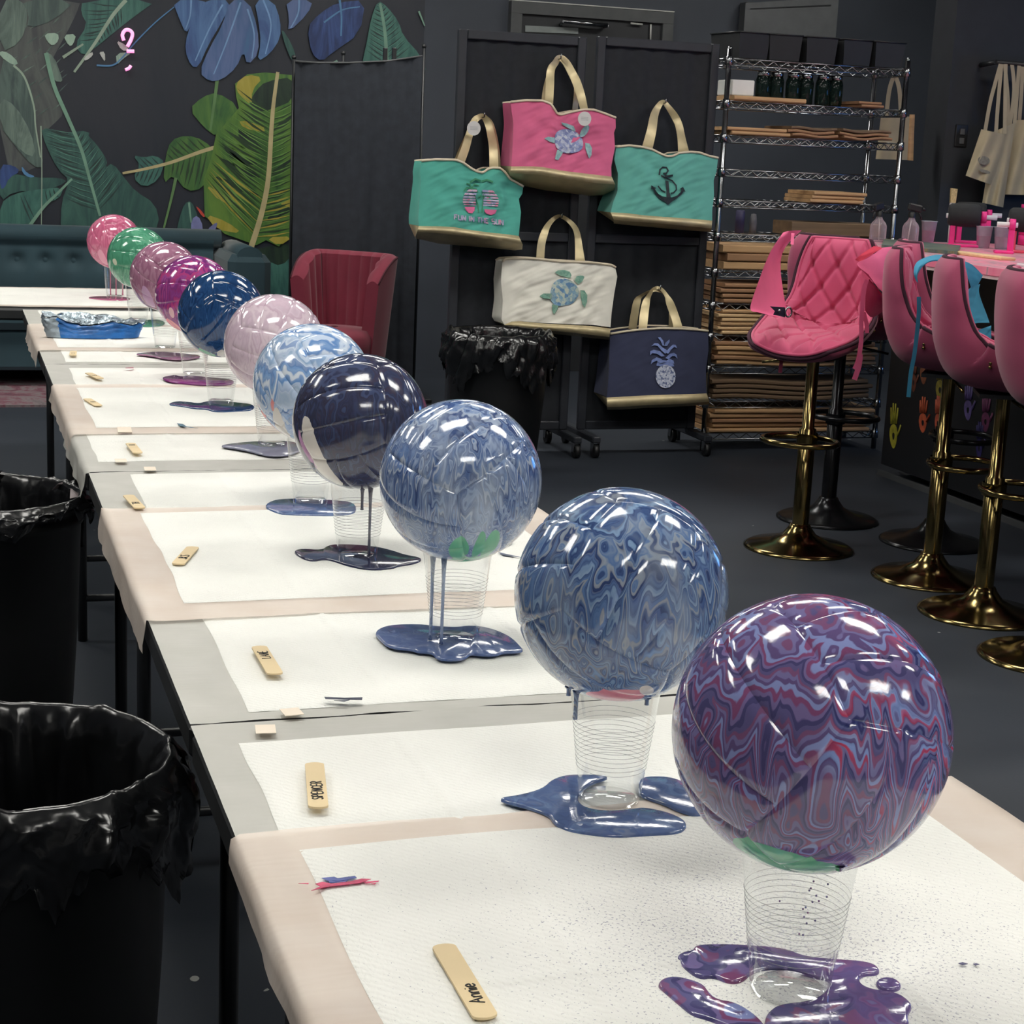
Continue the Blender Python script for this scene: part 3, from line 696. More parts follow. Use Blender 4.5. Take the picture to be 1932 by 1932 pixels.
PALS = [
 dict(pal=[col(34, 48, 106), col(116, 104, 154), col(204, 62, 88), col(134, 158, 218), col(98, 80, 130), col(156, 168, 216), col(160, 72, 106), col(84, 84, 134)], pal2=[col(78, 74, 118), col(122, 108, 156), col(130, 78, 118), col(136, 146, 198), col(100, 84, 130), col(122, 114, 162), col(126, 86, 124), col(96, 90, 136)], F=3.3, A=1.3, B=.26, hz_s=2.7, seed=1.3, fine=.12, zs=.13),
 dict(pal=[col(76, 100, 150), col(50, 66, 110), col(158, 164, 172), col(104, 136, 184), col(62, 84, 132), col(140, 170, 206), col(88, 112, 156)], F=2.2, A=1.1, B=.36, hz_s=3.4, seed=4.2, streak=col(168, 180, 196)),
 dict(pal=[col(86, 110, 158), col(54, 72, 118), col(176, 186, 204), col(112, 140, 188), col(66, 88, 138), col(150, 170, 204), col(92, 114, 160)], F=1.9, A=.95, B=.28, hz_s=4.4, seed=7.7, streak=col(196, 208, 224)),
 dict(pal=[col(50, 54, 76), col(58, 64, 92), col(54, 52, 70), col(70, 80, 112), col(52, 58, 84), col(64, 60, 80)], F=.9, A=.7, B=.4, seed=2.1, gloss=.13),
 dict(pal=[col(196, 212, 236), col(108, 148, 204), col(226, 234, 244), col(132, 168, 216), col(92, 128, 186), col(208, 222, 240), col(160, 184, 214)], F=1.3, A=.4, B=.5, hz_s=2.4, seed=9.4),
 dict(pal=[col(214, 190, 206), col(206, 184, 200), col(222, 204, 214), col(198, 172, 190), col(216, 196, 210)], F=.8, A=.5, B=.5, seed=3.3),
 dict(pal=[col(34, 66, 110), col(28, 52, 92), col(48, 86, 136), col(30, 58, 100), col(40, 74, 120)], F=.9, A=.8, B=.5, seed=5.5),
 dict(pal=[col(146, 66, 138), col(120, 48, 116), col(170, 84, 156), col(190, 70, 128), col(130, 58, 130)], F=.9, A=.8, B=.5, seed=6.1),
 dict(pal=[col(164, 116, 140), col(148, 100, 126), col(178, 134, 156), col(158, 110, 136)], F=.8, A=.6, B=.5, seed=8.2),
 dict(pal=[col(84, 152, 122), col(70, 136, 108), col(104, 172, 140), col(78, 146, 116)], F=.8, A=.6, B=.4, seed=10.6),
 dict(pal=[col(208, 112, 146), col(194, 96, 130), col(224, 140, 168), col(202, 106, 140)], F=.8, A=.7, B=.4, seed=12.1),
]
GREEN, PINKB, WHT = col(104, 176, 142), col(222, 140, 156), col(226, 220, 214)
PATCH = {
 0: [patch(0, (1388, 1584), (1575, 1640), .24, GREEN, .10)],
 1: [patch(1, (1112, 1312), (1216, 1306), .19, PINKB, .06), patch(1, (1214, 1294), (1226, 1310), .06, WHT)],
 2: [patch(2, (870, 1014), (862, 1054), .12, GREEN), patch(2, (911, 1003), (893, 1052), .065, GREEN), patch(2, (935, 1000), (912, 1050), .10, GREEN), patch(2, (846, 1056), (936, 1048), .22, GREEN, .02)],
 3: [patch(3, (578, 782), (645, 915), .17, WHT), patch(3, (562, 810), (600, 885), .05, col(206, 160, 200))],
 4: [patch(4, (522, 768), (546, 828), .12, WHT), patch(4, (487, 762), (540, 830), .07, col(236, 150, 150)), patch(4, (513, 752), (515, 776), .035, col(236, 160, 160))],
 6: [patch(6, (374, 658), (404, 672), .18, GREEN, .05), patch(6, (416, 662), (436, 674), .17, WHT, .05)],
 7: [patch(7, (318, 602), (338, 632), .22, col(236, 136, 150)), patch(7, (322, 580), (326, 600), .08, col(240, 190, 200))],
 8: [patch(8, (272, 540), (290, 580), .16, col(190, 150, 190))],
 9: [patch(9, (256, 500), (262, 545), .16, col(150, 212, 176)), patch(9, (214, 488), (219, 500), .1, col(210, 214, 190))],
 10: [patch(10, (188, 470), (202, 500), .14, col(232, 160, 184))],
}
BL_LABEL = ['purple, red and navy marbled volleyball nearest the viewer', 'slate blue and grey marbled volleyball with pink bare patch at its base',
 'blue and white streaked volleyball with green bare petals at its base', 'dark plum volleyball with white crescent on its left side',
 'light blue and white swirled volleyball', 'pale pink volleyball between the navy and light blue ones', 'navy blue volleyball with green and white bare patches',
 'magenta purple volleyball with pink lower edge', 'mauve volleyball behind the magenta one', 'green volleyball behind the mauve one', 'pink volleyball at the far end of the row']
ROT = [(.5, .35, .3), (-.45, .5, -.25), (.35, -.5, .4), (-.3, .35, .9), (.7, .2, .5), (.2, -.4, 1.1), (.5, .5, .1), (-.2, .6, .5), (.5, -.2, .7), (.1, .5, 1.2), (.6, .3, .2)]
DRIPS = {3: [(684, 925, 684, 962), (700, 925, 690, 1072)], 2: [(815, 1056, 826, 1208), (838, 1055, 838, 1222)], 1: [(1086, 1308, 1087, 1357), (1222, 1322, 1221, 1330), (1069, 1304, 1070, 1312)],
         0: [(1584, 1636, 1582, 1642)], 10: [(208, 507, 209, 560), (219, 510, 217, 560), (234, 512, 234, 560)]}
PAINTS = []
for i, (bx, by) in enumerate(BALLS):
    r = thing('volleyball', (bx, by, BZ), BL_LABEL[i], 'ball', 'paint-poured volleyballs on cups')
    mt = paint('poured_paint', r, patches=PATCH.get(i, ()), **PALS[i]); PAINTS.append(mt)
    Rm = Euler(ROT[i]).to_matrix()
    for Fm in FACES:
        for k in range(3):
            o = bpy.data.objects.new('panel', PANELS[k]); COL.objects.link(o); o.parent = r
            o.rotation_euler = (Rm @ Fm).to_euler(); recolor(o, mt)
    for (u0, v0, u1, v1) in DRIPS.get(i, ()):
        d0 = sph(i, u0, v0) * (BR - .001); P0 = np.array([bx, by, BZ]) + d0
        q = P0.copy(); dd = ray(u1, v1); nn = (P0 - CAM_C); nn[2] = 0; nn /= np.linalg.norm(nn)
        q = CAM_C + dd * (((P0 - CAM_C) @ nn) / (dd @ nn)); q[0], q[1] = P0[0], P0[1]; q[2] = max(q[2], ZT + .004)
        m = MB(); L = P0[2] - q[2]
        rr = [.0045, .0032, .0024, .0022, .0024, .0030 if L > .03 else .0024]
        m.tube([P0 + (q - P0) * s for s in (-.02, .08, .25, .6, .92, 1)], rr, 8); m.build('paint_drip', mt, r, (bx, by, BZ))
# clear ribbed cups
def cup_mat():
    t = NT('clear_plastic'); t.t.nodes.remove(t.b)
    lw = t.n('ShaderNodeLayerWeight'); lw.inputs['Blend'].default_value = .5
    v = t.coord(); f = t.math('ADD', t.math('MULTIPLY', t.math('POWER', lw.outputs['Facing'], 2.4), .85), t.math('MULTIPLY_ADD', t.noise(v, 60, 2), .03, .02), clamp=True)
    tr = t.n('ShaderNodeBsdfTransparent'); tr.inputs[0].default_value = (.955, .96, .96, 1)
    gl = t.n('ShaderNodeBsdfGlossy'); gl.inputs['Roughness'].default_value = .06; gl.inputs['Color'].default_value = (.95, .96, .96, 1)
    mx = t.n('ShaderNodeMixShader'); t.put(mx.inputs[0], f); t.t.links.new(tr.outputs[0], mx.inputs[1]); t.t.links.new(gl.outputs[0], mx.inputs[2]); t.t.links.new(mx.outputs[0], t.out.inputs[0])
    return t.m
CLEAR = cup_mat()
def cup_prof():
    P = [(.0005, .004), (.026, .003), (.0295, 0), (.0302, .001)]
    H = .1185; n = 92
    for k in range(1, n + 1):
        z = H * k / n; r = .0304 + (.0452 - .0304) * z / H
        if .034 < z < .086: r += .0
        P.append((r, z))
    P += [(.0466, H), (.0468, H + .0012), (.0462, H + .0022)]
    return P
CUPM = MB().lathe(cup_prof(), 56).build('cup_wall', CLEAR)
RIMM = MB().tube([(.0464 * math.cos(2 * PI * k / 48), .0464 * math.sin(2 * PI * k / 48), .119) for k in range(48)], .0011, 6, closed=True).build('rolled_rim', CLEAR)
RIBM = NT('cup_rib'); RIBM.set(color=RIBM.ramp(RIBM.noise(RIBM.coord(), 30, 2), [(.3, col(176, 178, 180)), (.7, col(200, 201, 203))]), rough=.2, alpha=.34); RIBM = RIBM.m  # grey tint stands for light refracted in the clear ribs
_m = MB()
for k in range(11):
    z_ = .036 + .0048 * k; r_ = .0306 + .0148 * z_ / .1185
    _m.tube([(r_ * math.cos(2 * PI * q / 44), r_ * math.sin(2 * PI * q / 44), z_) for q in range(44)], .00034, 4, closed=True)
RIBS = _m.build('ribs', RIBM); RIBS['kind'] = 'stuff'
r0 = None
CUPN = ['clear ribbed plastic cup under the ' + s for s in ('purple and red ball', 'slate blue ball with pink patch', 'blue streaked ball with green petals', 'dark plum ball', 'light blue swirled ball', 'pale pink ball', 'navy ball', 'magenta ball', 'mauve ball', 'green ball', 'pink ball at the far end')]
for i, (bx, by) in enumerate(BALLS):
    if r0 is None:
        r0 = thing('plastic_cup', (bx, by, ZT), CUPN[0], 'cup', 'clear cups holding up the balls'); CUPM.parent = r0; RIMM.parent = r0; RIBS.parent = r0
    else: dup(r0, (bx, by, ZT), CUPN[i])
# paint specks on the nearest cup
m = MB(); SPK = [(1535, 1663), (1562, 1668), (1527, 1680), (1540, 1690), (1520, 1712), (1524, 1722), (1517, 1730), (1560, 1692), (1530, 1676), (1471, 1700), (1522, 1742), (1538, 1737), (1515, 1764), (1508, 1762), (1545, 1700), (1515, 1715), (1533, 1702)]
cx, cy = BALLS[0]
for (u, v) in SPK:
    d = ray(u, v); t_ = 1.1
    for _ in range(40):   # march on to the near cup wall
        p = CAM_C + d * t_; rr = math.hypot(p[0] - cx, p[1] - cy) - (.0304 + .0148 * (p[2] - ZT) / .1185); t_ += rr * .5
    m.ball(p, .0009, 6, 4)
m.build('paint_specks', PAINTS[0], r0, (cx, cy, ZT))['kind'] = 'stuff'
# puddles
def puddle(polys, sc, off, i, label, extra=()):
    c0 = hz(polys[0][0][0] * sc + off[0], polys[0][0][1] * sc + off[1], ZT)
    allp = []
    m = MB()
    for poly in polys:
        P = [hz(p[0] * sc + off[0], p[1] * sc + off[1], ZT) for p in poly]
        P = chaikin(P, 2); n = len(P)
        area = sum(P[k][0] * P[(k + 1) % n][1] - P[(k + 1) % n][0] * P[k][1] for k in range(n))
        if area < 0: P = P[::-1]
        N = []
        for k in range(n):
            t = P[(k + 1) % n] - P[k - 1]; l = math.hypot(t[0], t[1]) + 1e-9; N.append(np.array([-t[1] / l, t[0] / l, 0]))
        rings = [(0, -.0008), (.0003, .0012), (.0011, .0022), (.0024, .0027)]
        vs = []; fs = []
        for ins, zz in rings: vs += [P[k] + N[k] * ins + np.array([0, 0, zz]) for k in range(n)]
        for q in range(3):
            for k in range(n): fs.append((q * n + k, q * n + (k + 1) % n, q * n + n + (k + 1) % n, q * n + n + k))
        fs.append(tuple(3 * n + k for k in range(n)))
        m.add(vs, fs, True)
    org = np.mean(np.array(m.v), axis=0); org[2] = ZT
    o = m.build('paint_puddle', WHITE, None, org)
    tag(o, label, 'puddle', 'spilled paint puddles')
    pl = dict(PALS[i]); pl.update(F=0, A=.12, B=.45, hz_s=1.4, fine=.08); pl['seed'] = pl.get('seed', 0) + 3; pl.pop('streak', None)
    mean = np.mean(np.array(pl['pal']), axis=0) * (.72, .72, .85, 1); pl['pal'] = [tuple(mean * .72 + np.array(c) * .28) for c in pl['pal']]
    o.data.materials[0] = paint('puddle_paint', o, unit=.07, **pl)
    return o
puddle([[(170, 1650), (200, 1630), (240, 1625), (250, 1603), (330, 1597), (460, 1600), (640, 1615), (720, 1650), (850, 1662), (950, 1668), (1015, 1680), (1045, 1705), (1035, 1725), (960, 1728), (955, 1762), (1000, 1790), (1120, 1805), (1175, 1845), (1182, 1870), (1160, 1905), (1175, 1950), (1100, 2010), (800, 2040), (560, 2010), (545, 1935), (560, 1890), (610, 1855), (740, 1842), (810, 1805), (835, 1750), (760, 1740), (700, 1722), (600, 1700), (500, 1715), (455, 1755), (400, 1762), (330, 1732), (270, 1742), (200, 1692)],
        [(90, 1770), (110, 1745), (160, 1735), (220, 1745), (290, 1770), (310, 1800), (345, 1835), (420, 1845), (500, 1890), (560, 1950), (540, 2000), (420, 1960), (300, 1915), (240, 1900), (180, 1850), (115, 1795)],
        [(1020, 1755), (1060, 1737), (1110, 1745), (1138, 1770), (1125, 1790), (1080, 1797), (1040, 1785)]], .44096, (1200, 1080), 0, 'dark purple paint puddle under the nearest ball')
puddle([[(160, 1685), (260, 1672), (380, 1640), (430, 1590), (520, 1565), (700, 1570), (720, 1582), (640, 1605), (575, 1650), (562, 1700), (610, 1738), (715, 1752), (830, 1742), (900, 1732), (1030, 1760), (1110, 1800), (1115, 1835), (1070, 1865), (900, 1870), (760, 1882), (600, 1865), (500, 1845), (440, 1810), (420, 1770), (300, 1730), (200, 1705)],
        [(868, 1600), (900, 1575), (1060, 1580), (1180, 1650), (1250, 1720), (1190, 1780), (1070, 1748), (1010, 1715), (900, 1680), (872, 1660)]], .3728, (880, 880), 1, 'slate blue paint puddle with pointed left end under the second ball')
puddle([[(750, 1115), (810, 1080), (900, 1068), (1040, 1066), (1150, 1080), (1280, 1085), (1330, 1075), (1440, 1080), (1540, 1110), (1620, 1150), (1670, 1200), (1695, 1230), (1640, 1240), (1560, 1240), (1520, 1260), (1420, 1258), (1355, 1248), (1320, 1285), (1200, 1290), (1140, 1275), (1120, 1242), (1020, 1238), (1000, 1225), (850, 1212), (790, 1160)]], .3002, (480, 860), 2, 'glossy blue paint puddle with a small round lobe')
puddle([[(235, 605), (300, 590), (420, 600), (450, 575), (500, 563), (640, 565), (780, 580), (880, 605), (950, 630), (1065, 650), (1020, 680), (900, 695), (880, 710), (740, 722), (600, 700), (480, 660), (430, 655), (370, 668), (310, 655)]], .3002, (480, 860), 3, 'dark plum paint puddle under the plum ball')
puddle([[(55, 322), (110, 285), (220, 275), (350, 280), (500, 285), (640, 300), (640, 370), (490, 380), (200, 375), (130, 360)]], .3002, (480, 860), 1, 'grey blue paint puddle under the light blue ball')
GP = dict(pal=[col(150, 152, 166), col(138, 140, 156), col(160, 160, 170)], F=.5, A=.3, B=.4, seed=2.)
PALS.append(GP)
puddle([[(1280, 890), (1400, 870), (1560, 855), (1700, 850), (1900, 850), (2000, 900), (1900, 960), (1750, 975), (1640, 960), (1520, 925), (1400, 905)]], .22774, (120, 640), 11, 'thin grey paint puddle under the pale pink ball')
puddle([[(850, 548), (920, 520), (1030, 525), (1120, 540), (1180, 520), (1280, 515), (1420, 530), (1580, 545), (1580, 590), (1400, 605), (1240, 605), (1200, 585), (1080, 580), (980, 560)]], .22774, (120, 640), 6, 'navy paint puddle under the navy ball')
puddle([[(800, 322), (880, 310), (920, 300), (980, 318), (1020, 305), (1180, 318), (1420, 340), (1400, 380), (1180, 385), (1000, 372), (880, 358)]], .22774, (120, 640), 7, 'magenta paint puddle under the magenta ball')
puddle([[(570, 128), (700, 112), (850, 110), (990, 125), (1150, 140), (1100, 160), (985, 175), (850, 170), (720, 140)]], .22774, (120, 640), 8, 'mauve paint puddle under the mauve ball')
puddle([[(250, 607), (300, 603), (316, 611), (290, 618), (260, 617)]], 1, (0, 0), 9, 'green paint puddle under the green ball')
puddle([[(1060, 915), (1150, 902), (1300, 900), (1530, 912), (1600, 930), (1530, 950), (1300, 948), (1120, 930)]], .15528, (0, 420), 10, 'crimson pink paint puddle under the far pink ball')
# paint smears and stray drops on the pads
def smear(polys, c, label, name='paint_smear', grp='paint smears on the pads'):
    m = MB()
    for P in polys:
        Q = [hz(u, v, ZT + .0018) for u, v in P]; m.slab(Q[::-1], (0, 0, .0004))
    o = m.build(name, pmat('smear_paint', c, .4, var=.35, vscale=60), None, np.mean(np.array(m.v), axis=0)); tag(o, label, 'smear', grp)
S2 = 840 / 1932
def Z(pts): return [(400 + p[0] * S2, 1320 + p[1] * S2) for p in pts]
smear([Z([(475, 775), (530, 770), (545, 776), (620, 766), (628, 774), (560, 788), (500, 787)]), Z([(505, 786), (560, 792), (590, 784), (580, 792), (510, 796)])], col(84, 96, 164), 'blue dry paint smear on the near pad beside the pink smear')
smear([Z([(448, 800), (480, 792), (520, 800), (600, 790), (650, 778), (690, 780), (640, 797), (560, 806), (490, 815), (450, 826), (430, 830), (470, 812)]), Z([(375, 798), (420, 797), (418, 801)]), Z([(655, 792), (725, 787), (722, 791), (670, 798)]), Z([(690, 800), (712, 796), (708, 802)])], col(206, 72, 110), 'pink dry paint smear on the near pad')
smear([[(612, 1315), (650, 1317), (684, 1316), (683, 1321), (640, 1320), (614, 1319)], [(630, 1322), (660, 1321), (650, 1324)]], col(62, 66, 82), 'thin dark streak at the front of the second table')
smear([[(334, 799), (345, 800), (352, 805), (374, 808), (360, 807), (340, 804)]], col(60, 110, 130), 'small teal paint streak on the third table')
smear([[(236, 694), (252, 693), (252, 695), (238, 695)]], col(170, 70, 100), 'tiny pink paint streak on the third table')
smear([[(1808, 1818), (1816, 1816), (1826, 1819), (1816, 1821)], [(1836, 1819), (1842, 1818), (1848, 1820), (1840, 1822)]], col(74, 72, 110), 'two small violet paint drops near the right edge')
smear([[(930, 998), (975, 1000), (940, 1004)], [(945, 1010), (968, 1012), (950, 1015)], [(948, 1028), (968, 1022), (966, 1026), (955, 1031)], [(940, 1042), (985, 1052), (950, 1048)]], col(66, 80, 110), 'thin blue splatter marks right of the blue streaked ball')
# ------------------------------------------------------------------ craft sticks with marker writing
WOOD = pmat('stick_wood', col(222, 200, 158), .6, var=.09, vscale=9, stretch=(1, 1, 1), bump=.1, bscale=120)
LET = {'A': [[(0, 0), (.35, 1), (.7, 0)], [(.15, .4), (.58, .4)]], 'n': [[(0, 0), (0, .6)], [(0, .4), (.2, .62), (.4, .5), (.42, 0)]], 'i': [[(0, 0), (0, .55)], [(0, .78), (0, .84)]],
       'e': [[(0, .32), (.42, .34), (.38, .55), (.2, .62), (.02, .45), (.02, .15), (.2, 0), (.45, .1)]], 'S': [[(.5, .9), (.25, 1), (.03, .8), (.15, .55), (.42, .42), (.45, .15), (.2, 0), (0, .12)]],
       'P': [[(0, 0), (.05, 1), (.4, .95), (.5, .7), (.3, .5), (.03, .5)]], 'E': [[(.5, 1), (.05, 1), (0, 0), (.5, 0)], [(.03, .5), (.4, .5)]], 'N': [[(0, 0), (.05, 1), (.45, 0), (.5, 1)]],
       'C': [[(.5, .85), (.25, 1), (.02, .7), (.02, .3), (.25, 0), (.5, .15)]], 'R': [[(0, 0), (.05, 1), (.4, .95), (.45, .7), (.3, .52), (.04, .5)], [(.25, .5), (.5, 0)]], 'L': [[(.05, 1), (0, 0), (.5, .02)]],
       'J': [[(.45, 1), (.45, .2), (.25, 0), (0, .15)]], 'K': [[(0, 0), (0, 1)], [(.5, 1), (0, .45), (.55, 0)]], 'T': [[(0, 1), (.6, 1)], [(.3, 1), (.28, 0)]], 'H': [[(0, 0), (0, 1)], [(.5, 0), (.5, 1)], [(0, .5), (.5, .5)]], 'I': [[(0, 0), (0.02, 1)]], 'X': [[(0, 0), (.5, 1)], [(0, 1), (.5, 0)]], 'Y': [[(0, 1), (.25, .5), (.5, 1)], [(.25, .5), (.25, 0)]]}
def stick(u0, v0, u1, v1, label, text='', L=None, wd=.0195, start=.08, size=.011, flip=False, tilt=0):
    a, b = hz(u0, v0, ZT + .004), hz(u1, v1, ZT + .004)     # a: far end, b: near end
    c = (a + b) / 2; d = a - b; d[2] = 0; l = L or np.linalg.norm(d); d /= np.linalg.norm(d); nn = np.array([-d[1], d[0], 0])
    r = thing('craft_stick', (c[0], c[1], ZT + .0022), label, 'craft stick', 'wooden name sticks beside the balls')
    o3 = np.array(r.location); z = o3[2]
    P = []
    for s in (1, -1):
        for k in range(13):
            th = -PI / 2 + PI * k / 12 if s == 1 else PI / 2 + PI * k / 12
            P.append(c * (1, 1, 0) + (0, 0, z) + d * (s * (l / 2 - wd * .3) + math.cos(th) * wd * .3) + nn * math.sin(th) * wd / 2)
    MB().slab(P, (0, 0, .0021)).build('stick_body', WOOD, r, o3)
    if text:
        m = MB(); x = start
        for ch in text:
            wdt = 0
            for st in LET[ch]:
                Q = catmull([(p[0], p[1], 0) for p in st], 3) if len(st) > 3 else [np.array((p[0], p[1], 0)) for p in st]
                W = []
                for q in Q:
                    W.append((c * (1, 1, 0)) + (0, 0, z + .0024) + d * (-l / 2 + (x + q[0] * size)) + nn * ((q[1] - .5) * size * 1.05))
                    wdt = max(wdt, q[0])
                if len(W) > 1: m.tube(W, .00085, 5, flat=.4)
            x += (wdt * size) + size * .22
        m.build('marker_writing', MARK, r, o3)
    return r
stick(836, 1783, 917, 1918, 'long wooden craft stick on the nearest pad before the purple ball', 'Annie', .122, start=.022, size=.0105)
stick(593, 1438, 601, 1524, 'wooden craft stick with long capital lettering beside the slate blue ball', 'SPENCER', .122, start=.02, size=.0098)
stick(487, 1217, 521, 1273, 'wooden craft stick lettered at its far end on the second table', 'LANE', .118, start=.062, size=.0105)
stick(363, 1033, 337, 1062, 'wooden craft stick leaning the other way beside the plum ball', 'JKS', .115, start=.03, size=.013)
stick(242, 934, 264, 958, 'wooden craft stick lying on the grey pad border of the second table', 'TH', .112, start=.03, size=.012)
stick(245, 835, 261, 855, 'wooden craft stick with dark end on the third table', 'H', .115, start=.085, size=.012)
stick(164, 752, 186, 765, 'wooden craft stick on the third table left of the navy puddle', 'EI', .112, start=.05, size=.01)
stick(166, 703, 190, 714, 'wooden craft stick on the third table left of the magenta puddle', 'IE', .112, start=.05, size=.01)
stick(139, 661, 137, 671, 'small wooden craft stick on the third table behind the magenta puddle', 'X', .1, start=.04, size=.01)

# crumpled chip bag
c0 = hz(190, 640, ZT)
r = thing('chip_bag', c0, 'open crumpled blue and silver snack bag on the fourth table', 'snack bag')
FOILB = pmat('foil_blue', col(34, 104, 176), .32, var=.25, vscale=25, bump=.5, bscale=45, bdist=.004)
FOILS = pmat('foil_silver', col(188, 204, 214), .25, metal=.55, var=.3, vscale=40, bump=.9, bscale=60, bdist=.006)
FOILG = pmat('foil_grey', col(166, 180, 190), .4, metal=.2, var=.2, vscale=20, bump=.5, bscale=45, bdist=.004)
W_ = .165
def bagpt(u, v):
    a = u * 2 * PI; sx = W_ * (.9 + .1 * v); sy = .055 * (1 - .45 * v)
    x = math.cos(a) * sx * .95; y = math.sin(a) * sy; z = .002 + v * (.052 + .016 * hn(a * 2.3, 1) + .012 * math.cos(a - 2.4))
    k = .008 * v * hn(a * 6, v * 7)
    return (x + k - .02, y + k + .05, max(z, .001) + .003 * hn(a * 9, v * 9) * v)
sk = lambda lo, hi: (lambda u, v: lo <= u < hi)
g = MB(); g.grid(bagpt, 72, 12, mask=sk(.0, .40)); g.grid(bagpt, 72, 12, mask=sk(.62, 1.0)); g.build('foil_front', FOILB, r)
MB().grid(bagpt, 72, 12, mask=sk(.40, .62)).build('foil_side', FOILG, r)
def inn(u, v):
    p = np.array(bagpt(u, 1)); q = np.array([-.02, .05, .03]); p2 = p + (q - p) * v; a = u * 2 * PI
    return p2 + np.array([.004 * hn(a * 8, v * 11), .004 * hn(a * 7, v * 9, 2), .012 * abs(hn(a * 7, v * 8, 1)) * min(1, 5 * v) + .004])
MB().grid(inn, 72, 12).build('foil_lining', FOILS, r)

# ------------------------------------------------------------------ bins with black bags
FILMB = pmat('bin_bag_film', col(20, 21, 23), .22, spec=.7, var=.3, vscale=14, bump=.55, bscale=16, bdist=.006)
BIN = pmat('bin_plastic', col(15, 16, 18), .45, var=.3, vscale=5, bump=.1, bscale=50)
def bin_(x, y, R, H, label, rz=0, wild=1.0, seed=0, drop=.10, peak=0):
    r = thing('trash_can', (x, y, 0), label, 'bin', rz=rz)
    m = MB(); m.lathe([(R * .74, 0), (R * .80, .02), (R * .93, H * .6), (R * .975, H - .05), (R * 1.0, H - .045), (R * 1.0, H - .03), (R * .985, H - .028), (R * .985, H - .012), (R * 1.0, H - .01), (R * 1.0, H), (R * .95, H), (R * .94, H - .03), (R * .78, .05)], 48, cap0=True)
    m.build('bin_body', BIN, r)
    for a in (0.35, 0.35 + PI):
        q = [(math.cos(a + s * .2) * R * 1.0, math.sin(a + s * .2) * R * 1.0, H - z) for s, z in ((-1, .05), (-.95, .11), (.95, .11), (1, .05))]
        MB().tube(q, .006, 8).build('bin_handle', BIN, r)
    def bagf(u, v):
        a = u * 2 * PI
        f1 = hn(a * 5 + seed, v * 3, seed); f2 = hn(a * 13, v * 7 + seed, 2); f3 = hn(a * 24 + seed, v * 15, 1)
        wr = .011 * f1 + .003 * f2 + .0008 * f3
        if v < .45:        # inside, going up to the rim
            t = v / .45; rad = R * (.78 + .16 * t) - abs(wr) * 1.6; z = H - .30 + .30 * t
        elif v < .55:      # over the rim
            t = (v - .45) / .10; rad = R * (.94 + .10 * t) + wr * .4; z = H + .012 * math.sin(PI * t) + .012 * wild * max(0, f1) + peak * max(0, math.cos(a - 2.2)) ** 6
        else:              # hanging down outside
            t = (v - .55) / .45; rad = R * (1.03 + .035 * math.sin(PI * t)) + abs(wr) * 2.2 * wild
            z = H - t * (drop + .05 * wild * hn(a * 3 + seed, 1) + .025 * wild * f2)
        return (rad * math.cos(a), rad * math.sin(a), z)
    MB().grid(bagf, 150, 44).build('bin_bag', FILMB, r)
    m = MB(); m.lathe([(.001, H - .29), (R * .5, H - .27), (R * .8, H - .30)], 40, fn=lambda q, i, th: [q[0], q[1], q[2] + .02 * hn(th * 4, i)]); m.build('bag_bottom', FILMB, r)
    return r
b1 = bin_(.055, 1.97, .185, .645, 'black trash can with black bag, nearest the viewer', seed=1.0, drop=.10)
b2 = bin_(.06, 3.49, .185, .645, 'black trash can with crumpled bag, second from the viewer', seed=4.0, wild=.6, drop=.02, peak=.05)
b3 = bin_(2.225, 6.92, .222, .60, 'black trash can with black bag below the white turtle tote', seed=7.5, wild=1.3, drop=.16)
# loose flap of pink film on the second bin, crumpled lump beside it
m = MB(); c0 = np.array(hz(130, 930, .64))
FLAP = [(98, 925), (108, 914), (122, 909), (138, 912), (155, 926), (163, 936), (160, 941), (148, 938), (132, 941), (133, 922), (115, 920)]
m.slab([hz(u, v, .645 + .01 * math.sin(i)) for i, (u, v) in enumerate(FLAP)][::-1], (0, 0, .001)); m.build('film_flap', pmat('film_pink', col(150, 138, 140), .5), b2, b2.location)
def lump(u, v):
    a = u * 2 * PI; b = v * PI; f = 1 + .22 * hn(a * 4, b * 5, 3) + .12 * hn(a * 9, b * 9)
    return (-.02 + .045 * f * math.sin(b) * math.cos(a), .12 + .05 * f * math.sin(b) * math.sin(a), .64 - .04 * f * math.cos(b) + .02)
MB().grid(lump, 40, 20).build('bag_lump', FILMB, b2)

# ------------------------------------------------------------------ sofa, rug, red chair, privacy screen
VELT = pmat('teal_velvet', col(38, 66, 76), .75, var=.14, vscale=4, sheen=.3, bump=.1, bscale=200)
sofa = thing('sofa', (.25, 9.8, 0), 'dark teal velvet sofa with buttoned back under the mural', 'sofa')
o3 = np.array(sofa.location)
sx0, sx1 = -1.5, 1.44
BTN = [hy(u, v, 9.95) for u, v in ((32, 490), (86, 498), (138, 503))]; sp_ = BTN[1][0] - BTN[0][0]; bz = BTN[0][2]
BX = [BTN[0][0] + sp_ * k for k in range(-8, 8) if sx0 + .1 < BTN[0][0] + sp_ * k < sx1 - .05]
def backf(u, v):
    x = sx0 + (sx1 - sx0) * u; y = 9.95; z = .40 + .385 * v
    d = min(math.hypot(x - q, z - bz) for q in BX)
    dent = .035 * math.exp(-(d / .035) ** 2) + .012 * math.exp(-(d / .1) ** 2)
    y += dent - .025 * math.sin(PI * min(1, v * 1.1))
    if v > .86: t = (v - .86) / .14; y = y + .0 - .03 * math.sin(t * PI * .5); 
    return (x, y, z)
MB().grid(backf, 150, 40).build('back_cushion', VELT, sofa, o3)
m = MB(); m.box(((sx0 + sx1) / 2, 10.05, .43), (sx1 - sx0, .16, .66), bev=.03); m.tube([(sx0, 10.0, .79), (sx1 + .05, 10.0, .79)], .055, 16); m.build('back_frame', VELT, sofa, o3)
